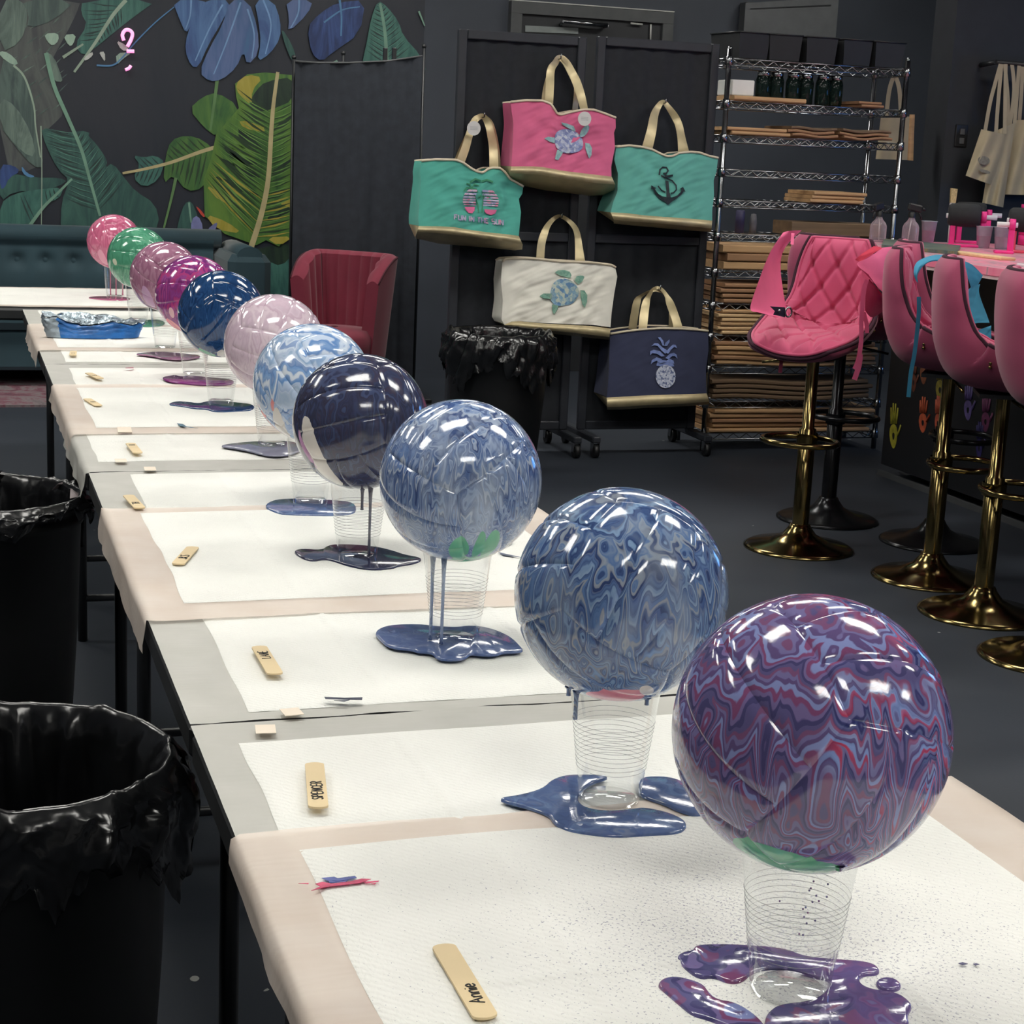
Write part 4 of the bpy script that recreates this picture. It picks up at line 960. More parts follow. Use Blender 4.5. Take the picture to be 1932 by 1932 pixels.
m = MB(); m.box(((sx0 + sx1) / 2, 9.66, .40), (sx1 - sx0, .60, .16), bev=.04); m.build('seat_cushion', VELT, sofa, o3)
m = MB(); m.box(((sx0 + sx1) / 2, 9.70, .21), (sx1 - sx0, .58, .22), bev=.02); m.build('base', VELT, sofa, o3)
for s, n in ((sx1 + .13, 1), (sx0 - .13, 0)):
    m = MB(); m.box((s, 9.78, .42), (.24, .72, .64), bev=.04); m.tube([(s, 9.44, .735), (s, 10.1, .735)], .07, 16, flat=.7); m.build('arm', VELT, sofa, o3)
for x in (sx0, sx1 + .1):
    for y in (9.5, 10.05): MB().lathe([(.018, 0), (.028, .1)], 12, (x, y, 0), cap0=True).build('leg', BLKM, sofa, o3)
BUT = MB().ball((0, 0, 0), .016, 12, 8, (1, .5, 1)).build('button', VELT, sofa)
BUT.location = tuple(np.array((BX[0], 9.945 + .03, bz)) - o3)
for x in BX[1:]:
    c = BUT.copy(); COL.objects.link(c); c.location = tuple(np.array((x, 9.975, bz)) - o3)
def rugm():
    t = NT('rug_pattern'); v = t.coord(); n1 = t.noise(v, 5, 5, .7, 1.5)
    t.set(color=t.ramp(n1, [(.3, col(70, 58, 66)), (.45, col(118, 70, 84)), (.55, col(126, 116, 118)), (.7, col(104, 92, 96))]), rough=.95); t.bump(t.noise(v, 200, 2), .4, .003); return t.m
ra = hz(0, 768, 0)
o = MB().box((-.45, 9.55, .006), (1.9, 1.55, .012)).build('rug', rugm(), None, (-.45, 9.55, 0)); tag(o, 'worn pink and grey patterned rug in front of the teal sofa', 'rug')

# red channel-backed tub chair
VELR = pmat('red_velvet', col(126, 32, 56), .8, var=.12, vscale=6, sheen=.25, bump=.12, bscale=220)
rc = thing('tub_chair', (1.90, 8.62, 0), 'red velvet tub chair with ribbed back beside the black screen', 'chair', rz=math.atan2(-.75, -.66) - PI / 2)
# local frame: sitter faces +y
ARC = catmull([(-.225, .06, 0), (-.235, -.05, 0), (-.21, -.15, 0), (-.11, -.185, 0), (0, -.19, 0), (.11, -.185, 0), (.21, -.15, 0), (.235, -.05, 0), (.225, .06, 0)], 8)
def arcp(u):
    p = interp(ARC, u); a = interp(ARC, max(0, u - .01)); b = interp(ARC, min(1, u + .01)); t = b - a; t /= np.linalg.norm(t); return p, np.array([-t[1], t[0], 0])
def tub(u, v, off):
    p, n = arcp(u); e = abs(u - .5) * 2
    top = .80 - .13 * max(0, (e - .55) / .45) ** 2.2; z = .12 + (top - .12) * v
    k = 1 - .2 * (1 - v) + .06 * v
    q = np.array([p[0] * k, p[1] * k, z]) + n * off
    return q
def innr(u, v):
    rib = .012 * abs(math.sin(u * PI * 13)) if v > .3 else 0
    return tub(u, v, .055 + rib)
MB().grid(innr, 182, 20).build('ribbed_back', VELR, rc)
MB().grid(lambda u, v: tub(1 - u, v, -.02), 60, 20).build('outer_shell', VELR, rc)
m = MB()
def cap_(u, v):
    a, b = innr(u, 1), tub(u, 1, -.02); t = v; p = a + (b - a) * t; return p + np.array([0, 0, .02 * math.sin(PI * t)])
m.grid(lambda u, v: cap_(u, v), 120, 8)
for uu in (0, 1):
    def side(s, v, uu=uu): a, b = innr(uu, v), tub(uu, v, -.02); return a + (b - a) * (s if uu else 1 - s)
    m.grid(side, 4, 20)
    m.add([cap_(uu, k / 8) for k in range(9)], [tuple(range(9)) if uu else tuple(range(8, -1, -1))])
m.build('rim', VELR, rc)
m = MB(); m.tube([tub(u / 60, .995, -.018) + np.array([0, 0, .006]) for u in range(61)], .005, 6); m.build('piping', pmat('piping_dark_red', col(74, 22, 36), .8), rc)
m = MB(); m.lathe([(.02, .30), (.20, .30), (.215, .33), (.22, .40), (.19, .435), (.02, .445)], 40, (0, .05, 0)); m.build('seat_cushion', VELR, rc)
m = MB(); m.lathe([(.02, .12), (.17, .12), (.19, .16), (.2, .30)], 36, (0, .03, 0)); m.build('seat_base', VELR, rc)
for sx in (-1, 1):
    for sy in (-1, 1): MB().tube([(sx * .15, sy * .14, .13), (sx * .18, sy * .17, 0)], [.02, .012], 10).build('leg', BLKM, rc)

# black fabric privacy screen
SY = 9.0
tl, tr = hy(557, 117, SY), hy(797, 107, SY)
scr = thing('privacy_screen', ((tl[0] + tr[0]) / 2, SY, 0), 'black fabric privacy screen with thin pole, behind the red chair', 'screen')
o3 = np.array(scr.location)
TOPL = [hy(u, v, SY) for u, v in ((557, 117), (600, 120), (660, 120), (730, 117), (797, 107))]
def scf(u, v):
    p = interp(TOPL, u); z = .03 + (p[2] - .03) * v
    return (p[0], SY + .012 * math.sin(u * 23) * (1 - .5 * v) + .006 * hn(u * 30, v * 2), z)
MB().grid(scf, 80, 12).build('fabric_panel', BLKF, scr, o3)
m = MB(); m.tube([p + np.array([0, 0, .004]) for p in TOPL], .006, 6); m.build('top_seam', GREYP, scr, o3)
for (u, v) in ((556, 108), (649, 100), (802, 87)):
    p = hy(u, v, SY + .02); m = MB(); m.tube([(p[0], p[1] + .02, 0), (p[0], p[1] + .02, p[2])], .009, 10); m.ball((p[0], p[1] + .02, p[2]), .013, 10, 8); m.build('pole', BLKM, scr, o3)
for u in (727, 744): a = hy(u, 92, SY + .02); MB().box((a[0], a[1], a[2] - .03), (.022, .02, .07), bev=.003).build('clip', BLKM, scr, o3)
for (u, v) in ((556, 0), (802, 0)): p = hy(u, 300, SY + .04); MB().box((p[0], p[1], .012), (.06, .4, .024), bev=.005).build('foot', BLKM, scr, o3)

# ------------------------------------------------------------------ two rolling display panels the totes hang on
def display(u0, v0, u1, v1, label, mats):
    a, b = hy(u0, v0, PAN_Y), hy(u1, v1, PAN_Y); x0, x1, top = a[0], b[0], (a[2] + b[2]) / 2
    r = thing('display_panel', ((x0 + x1) / 2, PAN_Y, 0), label, 'display panel', 'rolling black display panels'); cx = (x0 + x1) / 2
    h = (x1 - x0) / 2
    for nm, c, d in (('side_post', (-h + .02, 0, top / 2 + .05), (.04, .03, top - .1)), ('side_post', (h - .02, 0, top / 2 + .05), (.04, .03, top - .1)),
                     ('top_bar', (0, 0, top - .02), (2 * h - .08, .028, .04)), ('bottom_bar', (0, 0, .12), (2 * h - .08, .028, .04)), ('middle_bar', (0, 0, .99), (2 * h - .08, .028, .04))):
        MB().box(c, d, bev=.004).build(nm, mats[0], r)
    for z0, z1 in ((.14, .97), (1.01, top - .04)):
        MB().grid(lambda u, v: ((-h + .04) + (2 * h - .08) * u, .004 + .004 * math.sin(u * 31), z0 + (z1 - z0) * v), 60, 4).build('mesh_panel', mats[1], r)
    for s in (-1, 1): MB().box((s * (h - .02), 0, .085), (.04, .44, .03), bev=.005).build('foot_bar', mats[0], r)
    for s in (-1, 1):
        for q in (-.2, .2):
            k = MB(); k.tube([(s * (h - .02) - .012, q, .032), (s * (h - .02) + .012, q, .032)], .032, 16); k.build('caster_wheel', BLKP, r)
            k = MB(); k.box((s * (h - .02) - .016, q, .05), (.004, .03, .045)); k.box((s * (h - .02) + .016, q, .05), (.004, .03, .045)); k.box((s * (h - .02), q, .074), (.036, .03, .006)); k.build('caster_fork', STEEL, r)
    return r
PANF = pmat('panel_frame', col(46, 49, 56), .5); PANC = pmat('panel_cloth', col(34, 37, 43), .85, var=.15, vscale=30)
display(865, 55, 1106, 70, 'black rolling display panel behind the pink and palm totes', (PANF, PANC))
display(1127, 68, 1357, 84, 'black rolling display panel behind the anchor and pineapple totes', (PANF, PANC))

# ------------------------------------------------------------------ canvas totes
GOLDF = pmat('gold_fabric', col(206, 190, 150), .42, metal=.35, var=.2, vscale=10, bump=.35, bscale=14, bdist=.006)
PIPE = pmat('cream_piping', col(222, 208, 184), .6)
def canvas(name, c): return pmat(name, c, .9, var=.08, vscale=9, bump=.35, bscale=420, bdist=.0006, sheen=.1)
def tote(label, sc, off, top, side_r, bot, side_l, gold, under, straps, cm, prints=(), yf=7.20, depth=.13, bul=.03, wr=1.0, back_straps=(), seed=0, hook=None):
    """top: left to right along the mouth; bot: canvas/gold seam; gold: lower edge of the gold band; under: lower edge of the underside (all picture points)"""
    X = lambda p: (p[0] * sc + off[0], p[1] * sc + off[1])
    top, bot, gold, under = [[X(p) for p in q] for q in (top, bot, gold, under)]
    sl, sr = [[X(p) for p in q] for q in (side_l, side_r)]   # side edges top->bottom incl. both ends
    cpt = lambda q, t: interp(q, t)
    def pxy(u, v):
        # Coons patch between the four edges
        T, B, Lf, Rt = cpt(top, u), cpt(bot, u), cpt(sl, v), cpt(sr, v)
        P00, P10, P01, P11 = [np.array(q, float) for q in (top[0], top[-1], bot[0], bot[-1])]
        return T * (1 - v) + B * v + Lf * (1 - u) + Rt * u - (P00 * (1 - u) * (1 - v) + P10 * u * (1 - v) + P01 * (1 - u) * v + P11 * u * v)
    def yy(u, v):
        e = min(1, 6 * min(u, 1 - u))
        return yf + .055 * (1 - v) * (1 - .25 * math.sin(PI * u)) - bul * math.sin(PI * u) ** .7 * (.35 + .65 * v) + wr * e * (.007 * hn(u * 9 + seed, v * 5) + .004 * hn(u * 17 + v * 9, v * 11 + seed))
    def front(u, v): p = pxy(u, v); return hy(p[0], p[1], yy(u, v))
    c0 = front(.5, .5)
    r = thing('tote_bag', (c0[0], yf, front(.5, 1)[2]), label, 'tote bag', 'canvas totes hanging on the display panels'); o3 = np.array(r.location)
    YB = PAN_Y - .03
    def back(u, v): p = front(u, v); return np.array([p[0], YB, p[2]])
    m = MB(); m.grid(lambda u, v: front(u, 1 - v), 56, 40); m.grid(lambda u, v: back(1 - u, 1 - v), 20, 12)
    for uu in (0, 1):
        def sd(s, v, uu=uu):
            a, b = front(uu, 1 - v), back(uu, 1 - v); t = 1 - s if uu == 0 else s
            p = a + (b - a) * t; p[0] += (.018 if uu == 0 else -.018) * math.sin(PI * t) * (1 - .6 * (1 - v)); return p
        m.grid(sd, 6, 20)
    m.build('canvas_body', cm, r, o3)
    m = MB(); m.tube([front(k / 48, 0) + np.array([0, -.002, .003]) for k in range(49)], .0055, 8); m.tube([back(k / 48, 0) for k in range(49)], .005, 6); m.build('piping', PIPE, r, o3)
    def gb(u, v):
        p = cpt(bot, u) * (1 - v) + cpt(gold, u) * v
        return hy(p[0], p[1], yy(u, 1) - .004 - .012 * math.sin(PI * v) - .006 * v)
    def un(u, v):
        a = gb(u, 1); q = cpt(under, u); b = hy(q[0], q[1], YB)
        return a + (b - a) * v + np.array([0, 0, -.012 * math.sin(PI * v)])
    m = MB(); m.grid(lambda u, v: gb(u, 1 - v), 48, 8); m.grid(lambda u, v: un(u, 1 - v), 48, 8)
    for uu in (0, 1):
        def ed(s, v, uu=uu):
            a, b = gb(uu, 1 - v), back(uu, 1); c_ = un(uu, 1); bb = b + (c_ - b) * (1 - v); t = 1 - s if uu == 0 else s; return a + (bb - a) * t
        m.grid(ed, 4, 6)
    m.build('gold_base', GOLDF, r, o3)
    for bk, ST in ((0, straps), (1, back_straps)):
        if not ST: continue
        C = [X(p) for p in ST]; wds = [p[2] * sc for p in ST]
        n = len(C); pts = catmull([(C[i][0], C[i][1], wds[i]) for i in range(n)], 6); N = len(pts)
        m = MB(); Lq = []; Rq = []
        for i, p in enumerate(pts):
            t = pts[min(i + 1, N - 1)] - pts[max(i - 1, 0)]; t = t[:2] / np.linalg.norm(t[:2]); nn = np.array([-t[1], t[0]])
            s = i / (N - 1); arch = math.sin(PI * s)
            y0 = (yf + .045 if not bk else YB - .01); y = y0 + (PAN_Y - .045 - y0) * arch ** .7
            tw = .010 * math.sin(s * 14 + seed)
            Lq.append(hy(*(p[:2] + nn * p[2] / 2), y + tw)); Rq.append(hy(*(p[:2] - nn * p[2] / 2), y - tw))
        m.grid(lambda u, v: Lq[int(round(v * (N - 1)))] + (Rq[int(round(v * (N - 1)))] - Lq[int(round(v * (N - 1)))]) * u, 2, N - 1)
        # thickness: a second face just behind
        m.grid(lambda u, v: Rq[int(round(v * (N - 1)))] + (Lq[int(round(v * (N - 1)))] - Rq[int(round(v * (N - 1)))]) * u + np.array([0, .004, 0]), 2, N - 1)
        m.build('handle', GOLDF, r, o3)
        if not bk:
            k = max(range(N), key=lambda q: Lq[q][2]); hp = (Lq[k] + Rq[k]) / 2
            h = MB(); h.tube([hp + np.array([0, -.03, .016]), hp + np.array([0, -.03, -.004]), hp + np.array([0, .035, -.008])], .003, 6)
            ho = h.build('bag_hook', STEEL, None, hp); tag(ho, 'small wire hook holding the ' + hook, 'hook')
    def onf(p):
        """point of the front surface at a picture point"""
        u = v = .5
        for _ in range(12):
            q = pxy(u, v); e = np.array(p) - q; h = 1e-3
            Ju = (pxy(min(1, u + h), v) - pxy(max(0, u - h), v)) / (2 * h); Jv = (pxy(u, min(1, v + h)) - pxy(u, max(0, v - h))) / (2 * h)
            d = np.linalg.solve(np.array([Ju, Jv]).T, e); u = min(1, max(0, u + d[0])); v = min(1, max(0, v + d[1]))
        return hy(p[0], p[1], yy(u, v))
    lay = 0
    for nm, mt, polys in prints:
        m = MB(); single = nm in ('turtle_flipper', 'pineapple_leaf', 'sunset_base')
        for P in polys:
            lay += 1
            Q = [X(p) for p in P]; cc = np.mean(np.array(Q), axis=0)
            V = [onf(q) + np.array([0, -.0065 - .0003 * (lay % 9), 0]) for q in Q]
            n = len(V); ar = sum(Q[k][0] * Q[(k + 1) % n][1] - Q[(k + 1) % n][0] * Q[k][1] for k in range(n))
            m.slab(V if ar < 0 else V[::-1], (0, .0005, 0))
            if single: m.build(nm, mt, r, o3); m = MB()
        if m.v: m.build(nm, mt, r, o3)
    return r
def ell(cx, cy, a, b, rot=0, n=20):
    c, s = math.cos(math.radians(rot)), math.sin(math.radians(rot))
    return [(cx + a * math.cos(t) * c - b * math.sin(t) * s, cy + a * math.cos(t) * s + b * math.sin(t) * c) for t in [2 * PI * k / n for k in range(n)]]
def line(pts, wd):
    P = [np.array(p, float) for p in pts]; L = []; R_ = []
    for i in range(len(P)):
        t = P[min(i + 1, len(P) - 1)] - P[max(i - 1, 0)]; t /= np.linalg.norm(t); nn = np.array([-t[1], t[0]]) * wd / 2; L.append(P[i] + nn); R_.append(P[i] - nn)
    return [tuple(p) for p in L + R_[::-1]]
def mosaic(name, stops, sc=45):
    t = NT(name); v = t.coord(); vo = t.n('ShaderNodeTexVoronoi'); t.put(vo.inputs['Vector'], v); vo.inputs['Scale'].default_value = sc
    sp = t.n('ShaderNodeSeparateColor'); t.put(sp.inputs[0], vo.outputs['Color'])
    t.set(color=t.ramp(t.math('ADD', t.math('MULTIPLY', sp.outputs[0], .7), t.math('MULTIPLY', t.noise(v, sc * 1.5, 2), .3)), stops), rough=.7); return t.m
TURQ = canvas('canvas_turquoise', col(84, 172, 156)); TURQ2 = canvas('canvas_sea_green', col(98, 172, 160)); PINKC = canvas('canvas_pink', col(214, 102, 142)); WHC = canvas('canvas_white', col(234, 231, 220)); NAVC = canvas('canvas_navy', col(50, 55, 82))
# fonts for the printed slogan
def text_polys(txt, x0, y0, x1, y1):
    """simple block letters fitted into the picture quad, as polygons"""
    B = {'F': [[(0, 0), (0, 1)], [(0, .95), (.7, .95)], [(0, .5), (.55, .5)]], 'U': [[(0, 1), (0, .05), (.7, .05), (.7, 1)]], 'N': [[(0, 0), (0, 1), (.7, 0), (.7, 1)]], 'I': [[(.1, 0), (.1, 1)]],
         'T': [[(0, .95), (.7, .95)], [(.35, .95), (.35, 0)]], 'H': [[(0, 0), (0, 1)], [(.7, 0), (.7, 1)], [(0, .5), (.7, .5)]], 'E': [[(.7, .95), (0, .95), (0, .05), (.7, .05)], [(0, .5), (.55, .5)]], 'S': [[(.7, .95), (0, .95), (0, .5), (.7, .5), (.7, .05), (0, .05)]]}
    adv = {' ': .55, 'I': .5}; tot = sum(adv.get(c, 1.0) for c in txt); out = []; x = 0
    for ch in txt:
        for st in B.get(ch, []):
            Q = []
            for p in st:
                fx = (x + p[0]) / tot
                Q.append((x0 + (x1 - x0) * fx, (y0 + (y1 - y0) * fx) - p[1] * 58))
            for a, b in zip(Q, Q[1:]): out.append(line([a, b], 13))
        x += adv.get(ch, 1.0)
    return out
s_, of_ = 220 / 1328, (780, 180)
PINKP = pmat('print_pink', col(216, 104, 150), .7); LILP = mosaic('print_lilac', [(.3, col(150, 150, 190)), (.6, col(196, 190, 208)), (.8, col(206, 130, 160))], 60); GRNP = pmat('print_palm_green', col(52, 132, 96), .7)
SUN = []
for k, (ya, yb) in enumerate(((1075, 1100), (1115, 1138), (1150, 1172), (1182, 1202), (1212, 1230), (1240, 1256))):
    def half(y): return 205 * math.sqrt(max(0, 1 - ((y - 1200) / 165) ** 2))
    sl_ = .04
    for xa, xb in ((-1, -.28), (.12, 1)):
        ha, hb = half(ya), half(yb); cx_ = 762
        SUN.append([(cx_ + xa * ha, ya + xa * ha * sl_), (cx_ + xb * ha, ya + xb * ha * sl_), (cx_ + xb * hb, yb + xb * hb * sl_), (cx_ + xa * hb, yb + xa * hb * sl_)])
palm = [line([(735, 1335), (728, 1240), (690, 1140), (655, 1060)], 12), line([(775, 1335), (778, 1260), (790, 1170)], 12), line([(655, 1060), (600, 1050), (570, 1090)], 16), line([(655, 1060), (690, 1010), (740, 1030)], 16), line([(655, 1060), (640, 1010), (600, 1000)], 14), line([(655, 1060), (710, 1060), (730, 1100)], 14), line([(790, 1170), (760, 1140), (730, 1160)], 12), line([(790, 1170), (830, 1130), (870, 1160)], 12), line([(790, 1170), (800, 1120), (840, 1110)], 12), line([(770, 980), (830, 960), (900, 985)], 22), line([(640, 990), (700, 950), (760, 975)], 22)]
tote('turquoise tote with a palm sunset print, leftmost of the hanging totes', s_, of_,
     [(90, 752), (250, 738), (480, 742), (560, 770), (650, 835), (720, 875), (790, 888), (850, 845), (900, 832), (985, 836), (1040, 880), (1100, 960), (1250, 1045)],
     [(1250, 1045), (1240, 1120), (1200, 1180), (1225, 1330), (1200, 1600)], [(62, 1488), (300, 1490), (470, 1500), (600, 1525), (850, 1560), (1050, 1580), (1200, 1600)],
     [(90, 752), (75, 880), (85, 960), (70, 1170), (55, 1400), (62, 1488)],
     [(40, 1555), (300, 1570), (600, 1600), (900, 1640), (1100, 1668), (1245, 1700)], [(20, 1625), (300, 1690), (600, 1715), (900, 1740), (1150, 1765), (1235, 1745)],
     [(535, 760, 95), (590, 610, 92), (640, 440, 82), (690, 300, 70), (785, 235, 60), (850, 320, 76), (885, 450, 86), (910, 600, 94), (918, 830, 100)], TURQ,
     [('sunset_print', LILP, SUN), ('sunset_base', PINKP, [[(578, 1268), (692, 1268), (690, 1310), (665, 1340), (625, 1338), (590, 1305)], [(802, 1295), (945, 1302), (925, 1345), (880, 1362), (830, 1350), (805, 1322)]]), ('palm_print', GRNP, palm), ('slogan_print', LILP, text_polys('FUN IN THE SUN', 462, 1412, 1030, 1478))],
     back_straps=[(500, 735, 60), (560, 590, 60), (640, 420, 60), (700, 270, 55), (790, 245, 50), (870, 300, 55), (915, 430, 60), (950, 620, 60), (965, 835, 60)], hook='palm print tote')
s_, of_ = 240 / 1599, (940, 90)
TURT = mosaic('print_turtle_shell', [(.3, col(120, 130, 176)), (.5, col(160, 168, 200)), (.65, col(196, 200, 212)), (.8, col(140, 150, 196))], 70); FLIP = mosaic('print_flipper', [(.3, col(132, 172, 176)), (.6, col(156, 192, 190)), (.8, col(146, 176, 190))], 90)
tote('pink tote with a sea turtle print and round white tag, topmost of the totes', s_, of_,
     [(155, 690), (350, 672), (560, 676), (660, 715), (710, 790), (740, 840), (800, 850), (900, 820), (1080, 785), (1200, 790), (1350, 840), (1475, 890)],
     [(1475, 890), (1478, 1010), (1455, 1060), (1468, 1250), (1420, 1500), (1425, 1620)], [(165, 1492), (420, 1490), (560, 1500), (800, 1545), (1000, 1570), (1250, 1600), (1425, 1620)],
     [(155, 690), (170, 820), (190, 950), (185, 1150), (175, 1350), (165, 1492)],
     [(145, 1575), (400, 1590), (560, 1600), (800, 1640), (1000, 1668), (1290, 1710), (1470, 1715)], [(150, 1640), (330, 1740), (600, 1795), (900, 1830), (1150, 1862), (1330, 1855), (1450, 1790)],
     [(640, 705, 100), (650, 480, 105), (665, 280, 95), (720, 190, 80), (770, 125, 70), (850, 180, 90), (930, 320, 100), (985, 430, 105), (1040, 600, 105), (1085, 785, 90)], PINKC,
     [('turtle_shell', TURT, [chaikin([(700, 1110), (740, 1045), (830, 1018), (920, 1035), (1010, 1080), (1062, 1170), (1060, 1260), (1000, 1310), (890, 1332), (780, 1310), (710, 1240)], 1)]),
      ('turtle_flipper', FLIP, [[(570, 1140), (620, 1120), (710, 1130), (700, 1200), (640, 1180)], [(705, 1400), (735, 1280), (810, 1310), (790, 1350), (745, 1415)], [(785, 938), (860, 955), (940, 985), (968, 1050), (930, 1045), (860, 1005), (800, 968)], ell(1078, 1048, 88, 40, -55), [(1085, 1195), (1140, 1205), (1170, 1260), (1165, 1350), (1135, 1395), (1115, 1340), (1090, 1270)]])],
     back_straps=[(575, 690, 60), (600, 500, 60), (660, 300, 60), (730, 160, 60), (775, 115, 50), (840, 150, 60), (930, 280, 60), (975, 400, 60), (985, 560, 60), (965, 790, 70)], hook='pink turtle tote', seed=3)
s_, of_ = 210 / 1560, (1150, 180)
ANC = pmat('print_anchor', col(26, 40, 48), .7)
anc = [line([(690, 1115), (700, 1040), (740, 1005), (790, 1010), (815, 1055), (790, 1090), (745, 1095)], 22), line([(715, 1120), (790, 1160), (870, 1195), (925, 1260), (930, 1320), (890, 1365), (850, 1370)], 20), line([(780, 1135), (880, 1122)], 28), line([(770, 1095), (785, 1150)], 24),
       [(772, 1190), (818, 1200), (832, 1360), (850, 1430), (790, 1430), (788, 1330)], line([(670, 1270), (720, 1330), (775, 1355)], 20),
       [(575, 1258), (650, 1300), (625, 1308), (660, 1370), (730, 1412), (800, 1428), (870, 1428), (940, 1402), (985, 1355), (1000, 1318), (975, 1310), (1020, 1280), (1055, 1348), (1030, 1345), (1000, 1390), (930, 1445), (860, 1490), (815, 1532), (770, 1492), (680, 1442), (630, 1385), (600, 1318), (572, 1312)]]
tote('sea green tote with a black anchor print beside the wire rack', s_, of_,
     [(95, 730), (270, 712), (440, 730), (590, 765), (720, 830), (800, 862), (880, 860), (980, 815), (1130, 800), (1260, 812), (1400, 860), (1520, 885)],
     [(1520, 885), (1500, 1060), (1460, 1190), (1465, 1400), (1440, 1600), (1440, 1755)], [(15, 1640), (250, 1650), (480, 1680), (800, 1705), (1100, 1725), (1440, 1755)],
     [(95, 730), (65, 900), (120, 1100), (110, 1350), (50, 1500), (15, 1640)],
     [(60, 1740), (300, 1765), (600, 1785), (900, 1812), (1200, 1840), (1430, 1868)], [(60, 1775), (300, 1800), (600, 1830), (900, 1860), (1200, 1880), (1420, 1885)],
     [(530, 740, 145), (590, 500, 130), (630, 280, 110), (690, 150, 80), (755, 92, 60), (830, 170, 76), (920, 300, 100), (975, 420, 100), (1010, 600, 110), (1040, 795, 150)], TURQ2,
     [('anchor_print', ANC, anc)], hook='anchor tote', seed=5)
s_, of_ = 240 / 1932, (940, 400)
SHW = mosaic('print_shell_blue', [(.25, col(96, 136, 176)), (.45, col(150, 178, 186)), (.6, col(196, 204, 188)), (.8, col(124, 164, 190))], 60); FLG = mosaic('print_flipper_green', [(.3, col(112, 158, 142)), (.7, col(138, 178, 158))], 90)
tote('white tote with a blue and green turtle print above the trash can', s_, of_,
     [(60, 760), (110, 722), (350, 708), (600, 722), (900, 755), (1200, 768), (1500, 785), (1720, 815), (1780, 850)],
     [(1780, 850), (1808, 980), (1760, 1250), (1720, 1550), (1705, 1750)], [(95, 1710), (200, 1665), (330, 1660), (700, 1695), (1100, 1715), (1450, 1735), (1705, 1772)],
     [(60, 760), (42, 1050), (70, 1350), (50, 1640), (95, 1710)],
     [(105, 1722), (250, 1760), (420, 1785), (800, 1800), (1150, 1835), (1450, 1870), (1690, 1898)], [(110, 1730), (260, 1770), (450, 1792), (800, 1815), (1150, 1850), (1450, 1885), (1680, 1904)],
     [(640, 715, 120), (655, 500, 118), (700, 330, 110), (760, 200, 80), (850, 100, 60), (935, 66, 55), (1040, 110, 60), (1150, 215, 76), (1200, 330, 90), (1225, 520, 110), (1245, 760, 150)], WHC,
     [('turtle_shell', SHW, [chaikin([(790, 1200), (820, 1090), (900, 1015), (1030, 1005), (1150, 1070), (1225, 1180), (1200, 1310), (1120, 1390), (980, 1425), (860, 1420), (790, 1350), (775, 1270)], 1)]),
      ('turtle_flipper', FLG, [[(852, 915), (900, 885), (1000, 878), (1080, 905), (1105, 960), (1085, 1000), (1010, 985), (920, 960)], [(1150, 1040), (1180, 975), (1240, 962), (1280, 965), (1300, 985), (1270, 1050), (1210, 1100)], [(1240, 1185), (1300, 1190), (1345, 1260), (1340, 1360), (1310, 1448), (1270, 1400), (1245, 1290)], [(620, 1275), (680, 1235), (800, 1235), (800, 1320), (680, 1310)], [(810, 1400), (905, 1420), (890, 1480), (840, 1555), (812, 1500)]])],
     hook='white turtle tote', seed=7, yf=7.22)
s_, of_ = 220 / 1700, (1130, 530)
PNL = pmat('print_leaf_blue', col(118, 136, 192), .7, var=.25, vscale=60); PNB = mosaic('print_pineapple', [(.25, col(86, 98, 140)), (.4, col(176, 184, 208)), (.8, col(206, 210, 222))], 130)
pl_ = [[(850, 820), (890, 818), (930, 870), (945, 940), (920, 940), (890, 870)], [(1020, 850), (1022, 885), (985, 945), (945, 945), (965, 895)], [(755, 950), (800, 905), (850, 905), (920, 970), (990, 1010), (960, 1060), (900, 1010), (850, 945), (800, 935)], [(1130, 980), (1110, 930), (1070, 925), (1020, 970), (960, 1040), (1000, 1060), (1050, 990), (1090, 955)],
       [(735, 1080), (740, 1020), (790, 1000), (880, 1020), (950, 1090), (900, 1100), (840, 1060), (770, 1050)], [(1135, 1130), (1120, 1070), (1080, 1045), (1020, 1060), (960, 1120), (1000, 1140), (1060, 1090), (1100, 1095)], [(745, 1215), (760, 1150), (830, 1110), (890, 1130), (960, 1180), (890, 1200), (830, 1160), (780, 1180)], [(1090, 1210), (1080, 1160), (1020, 1130), (950, 1180), (1000, 1200), (1050, 1180)], [(830, 1230), (850, 1160), (940, 1150), (1060, 1180), (1090, 1240), (960, 1262)]]
tote('navy tote with a blue pineapple print, lowest of the hanging totes', s_, of_,
     [(165, 780), (400, 742), (640, 715), (900, 700), (1150, 705), (1400, 718), (1590, 738)],
     [(1590, 738), (1600, 1000), (1560, 1300), (1570, 1640)], [(115, 1700), (400, 1685), (700, 1668), (1000, 1660), (1300, 1650), (1570, 1640)],
     [(165, 780), (150, 1100), (140, 1400), (115, 1700)],
     [(118, 1838), (350, 1835), (700, 1810), (1000, 1800), (1300, 1785), (1610, 1760)], [(125, 1845), (350, 1842), (700, 1818), (1000, 1808), (1300, 1792), (1600, 1768)],
     [(640, 712, 120), (660, 500, 122), (690, 320, 105), (730, 220, 60), (780, 140, 50), (850, 100, 46), (920, 130, 50), (990, 220, 60), (1040, 330, 110), (1110, 520, 116), (1160, 700, 130)], NAVC,
     [('pineapple_fruit', PNB, [ell(965, 1390, 145, 170, 0, 26)]), ('pineapple_leaf', PNL, pl_)],
     back_straps=[(490, 705, 115), (520, 500, 110), (560, 300, 100), (620, 220, 46), (740, 155, 36), (850, 140, 36), (960, 190, 40), (1050, 330, 60), (1060, 520, 70), (1060, 705, 80)], hook='navy pineapple tote', seed=9, yf=7.20, wr=.3)
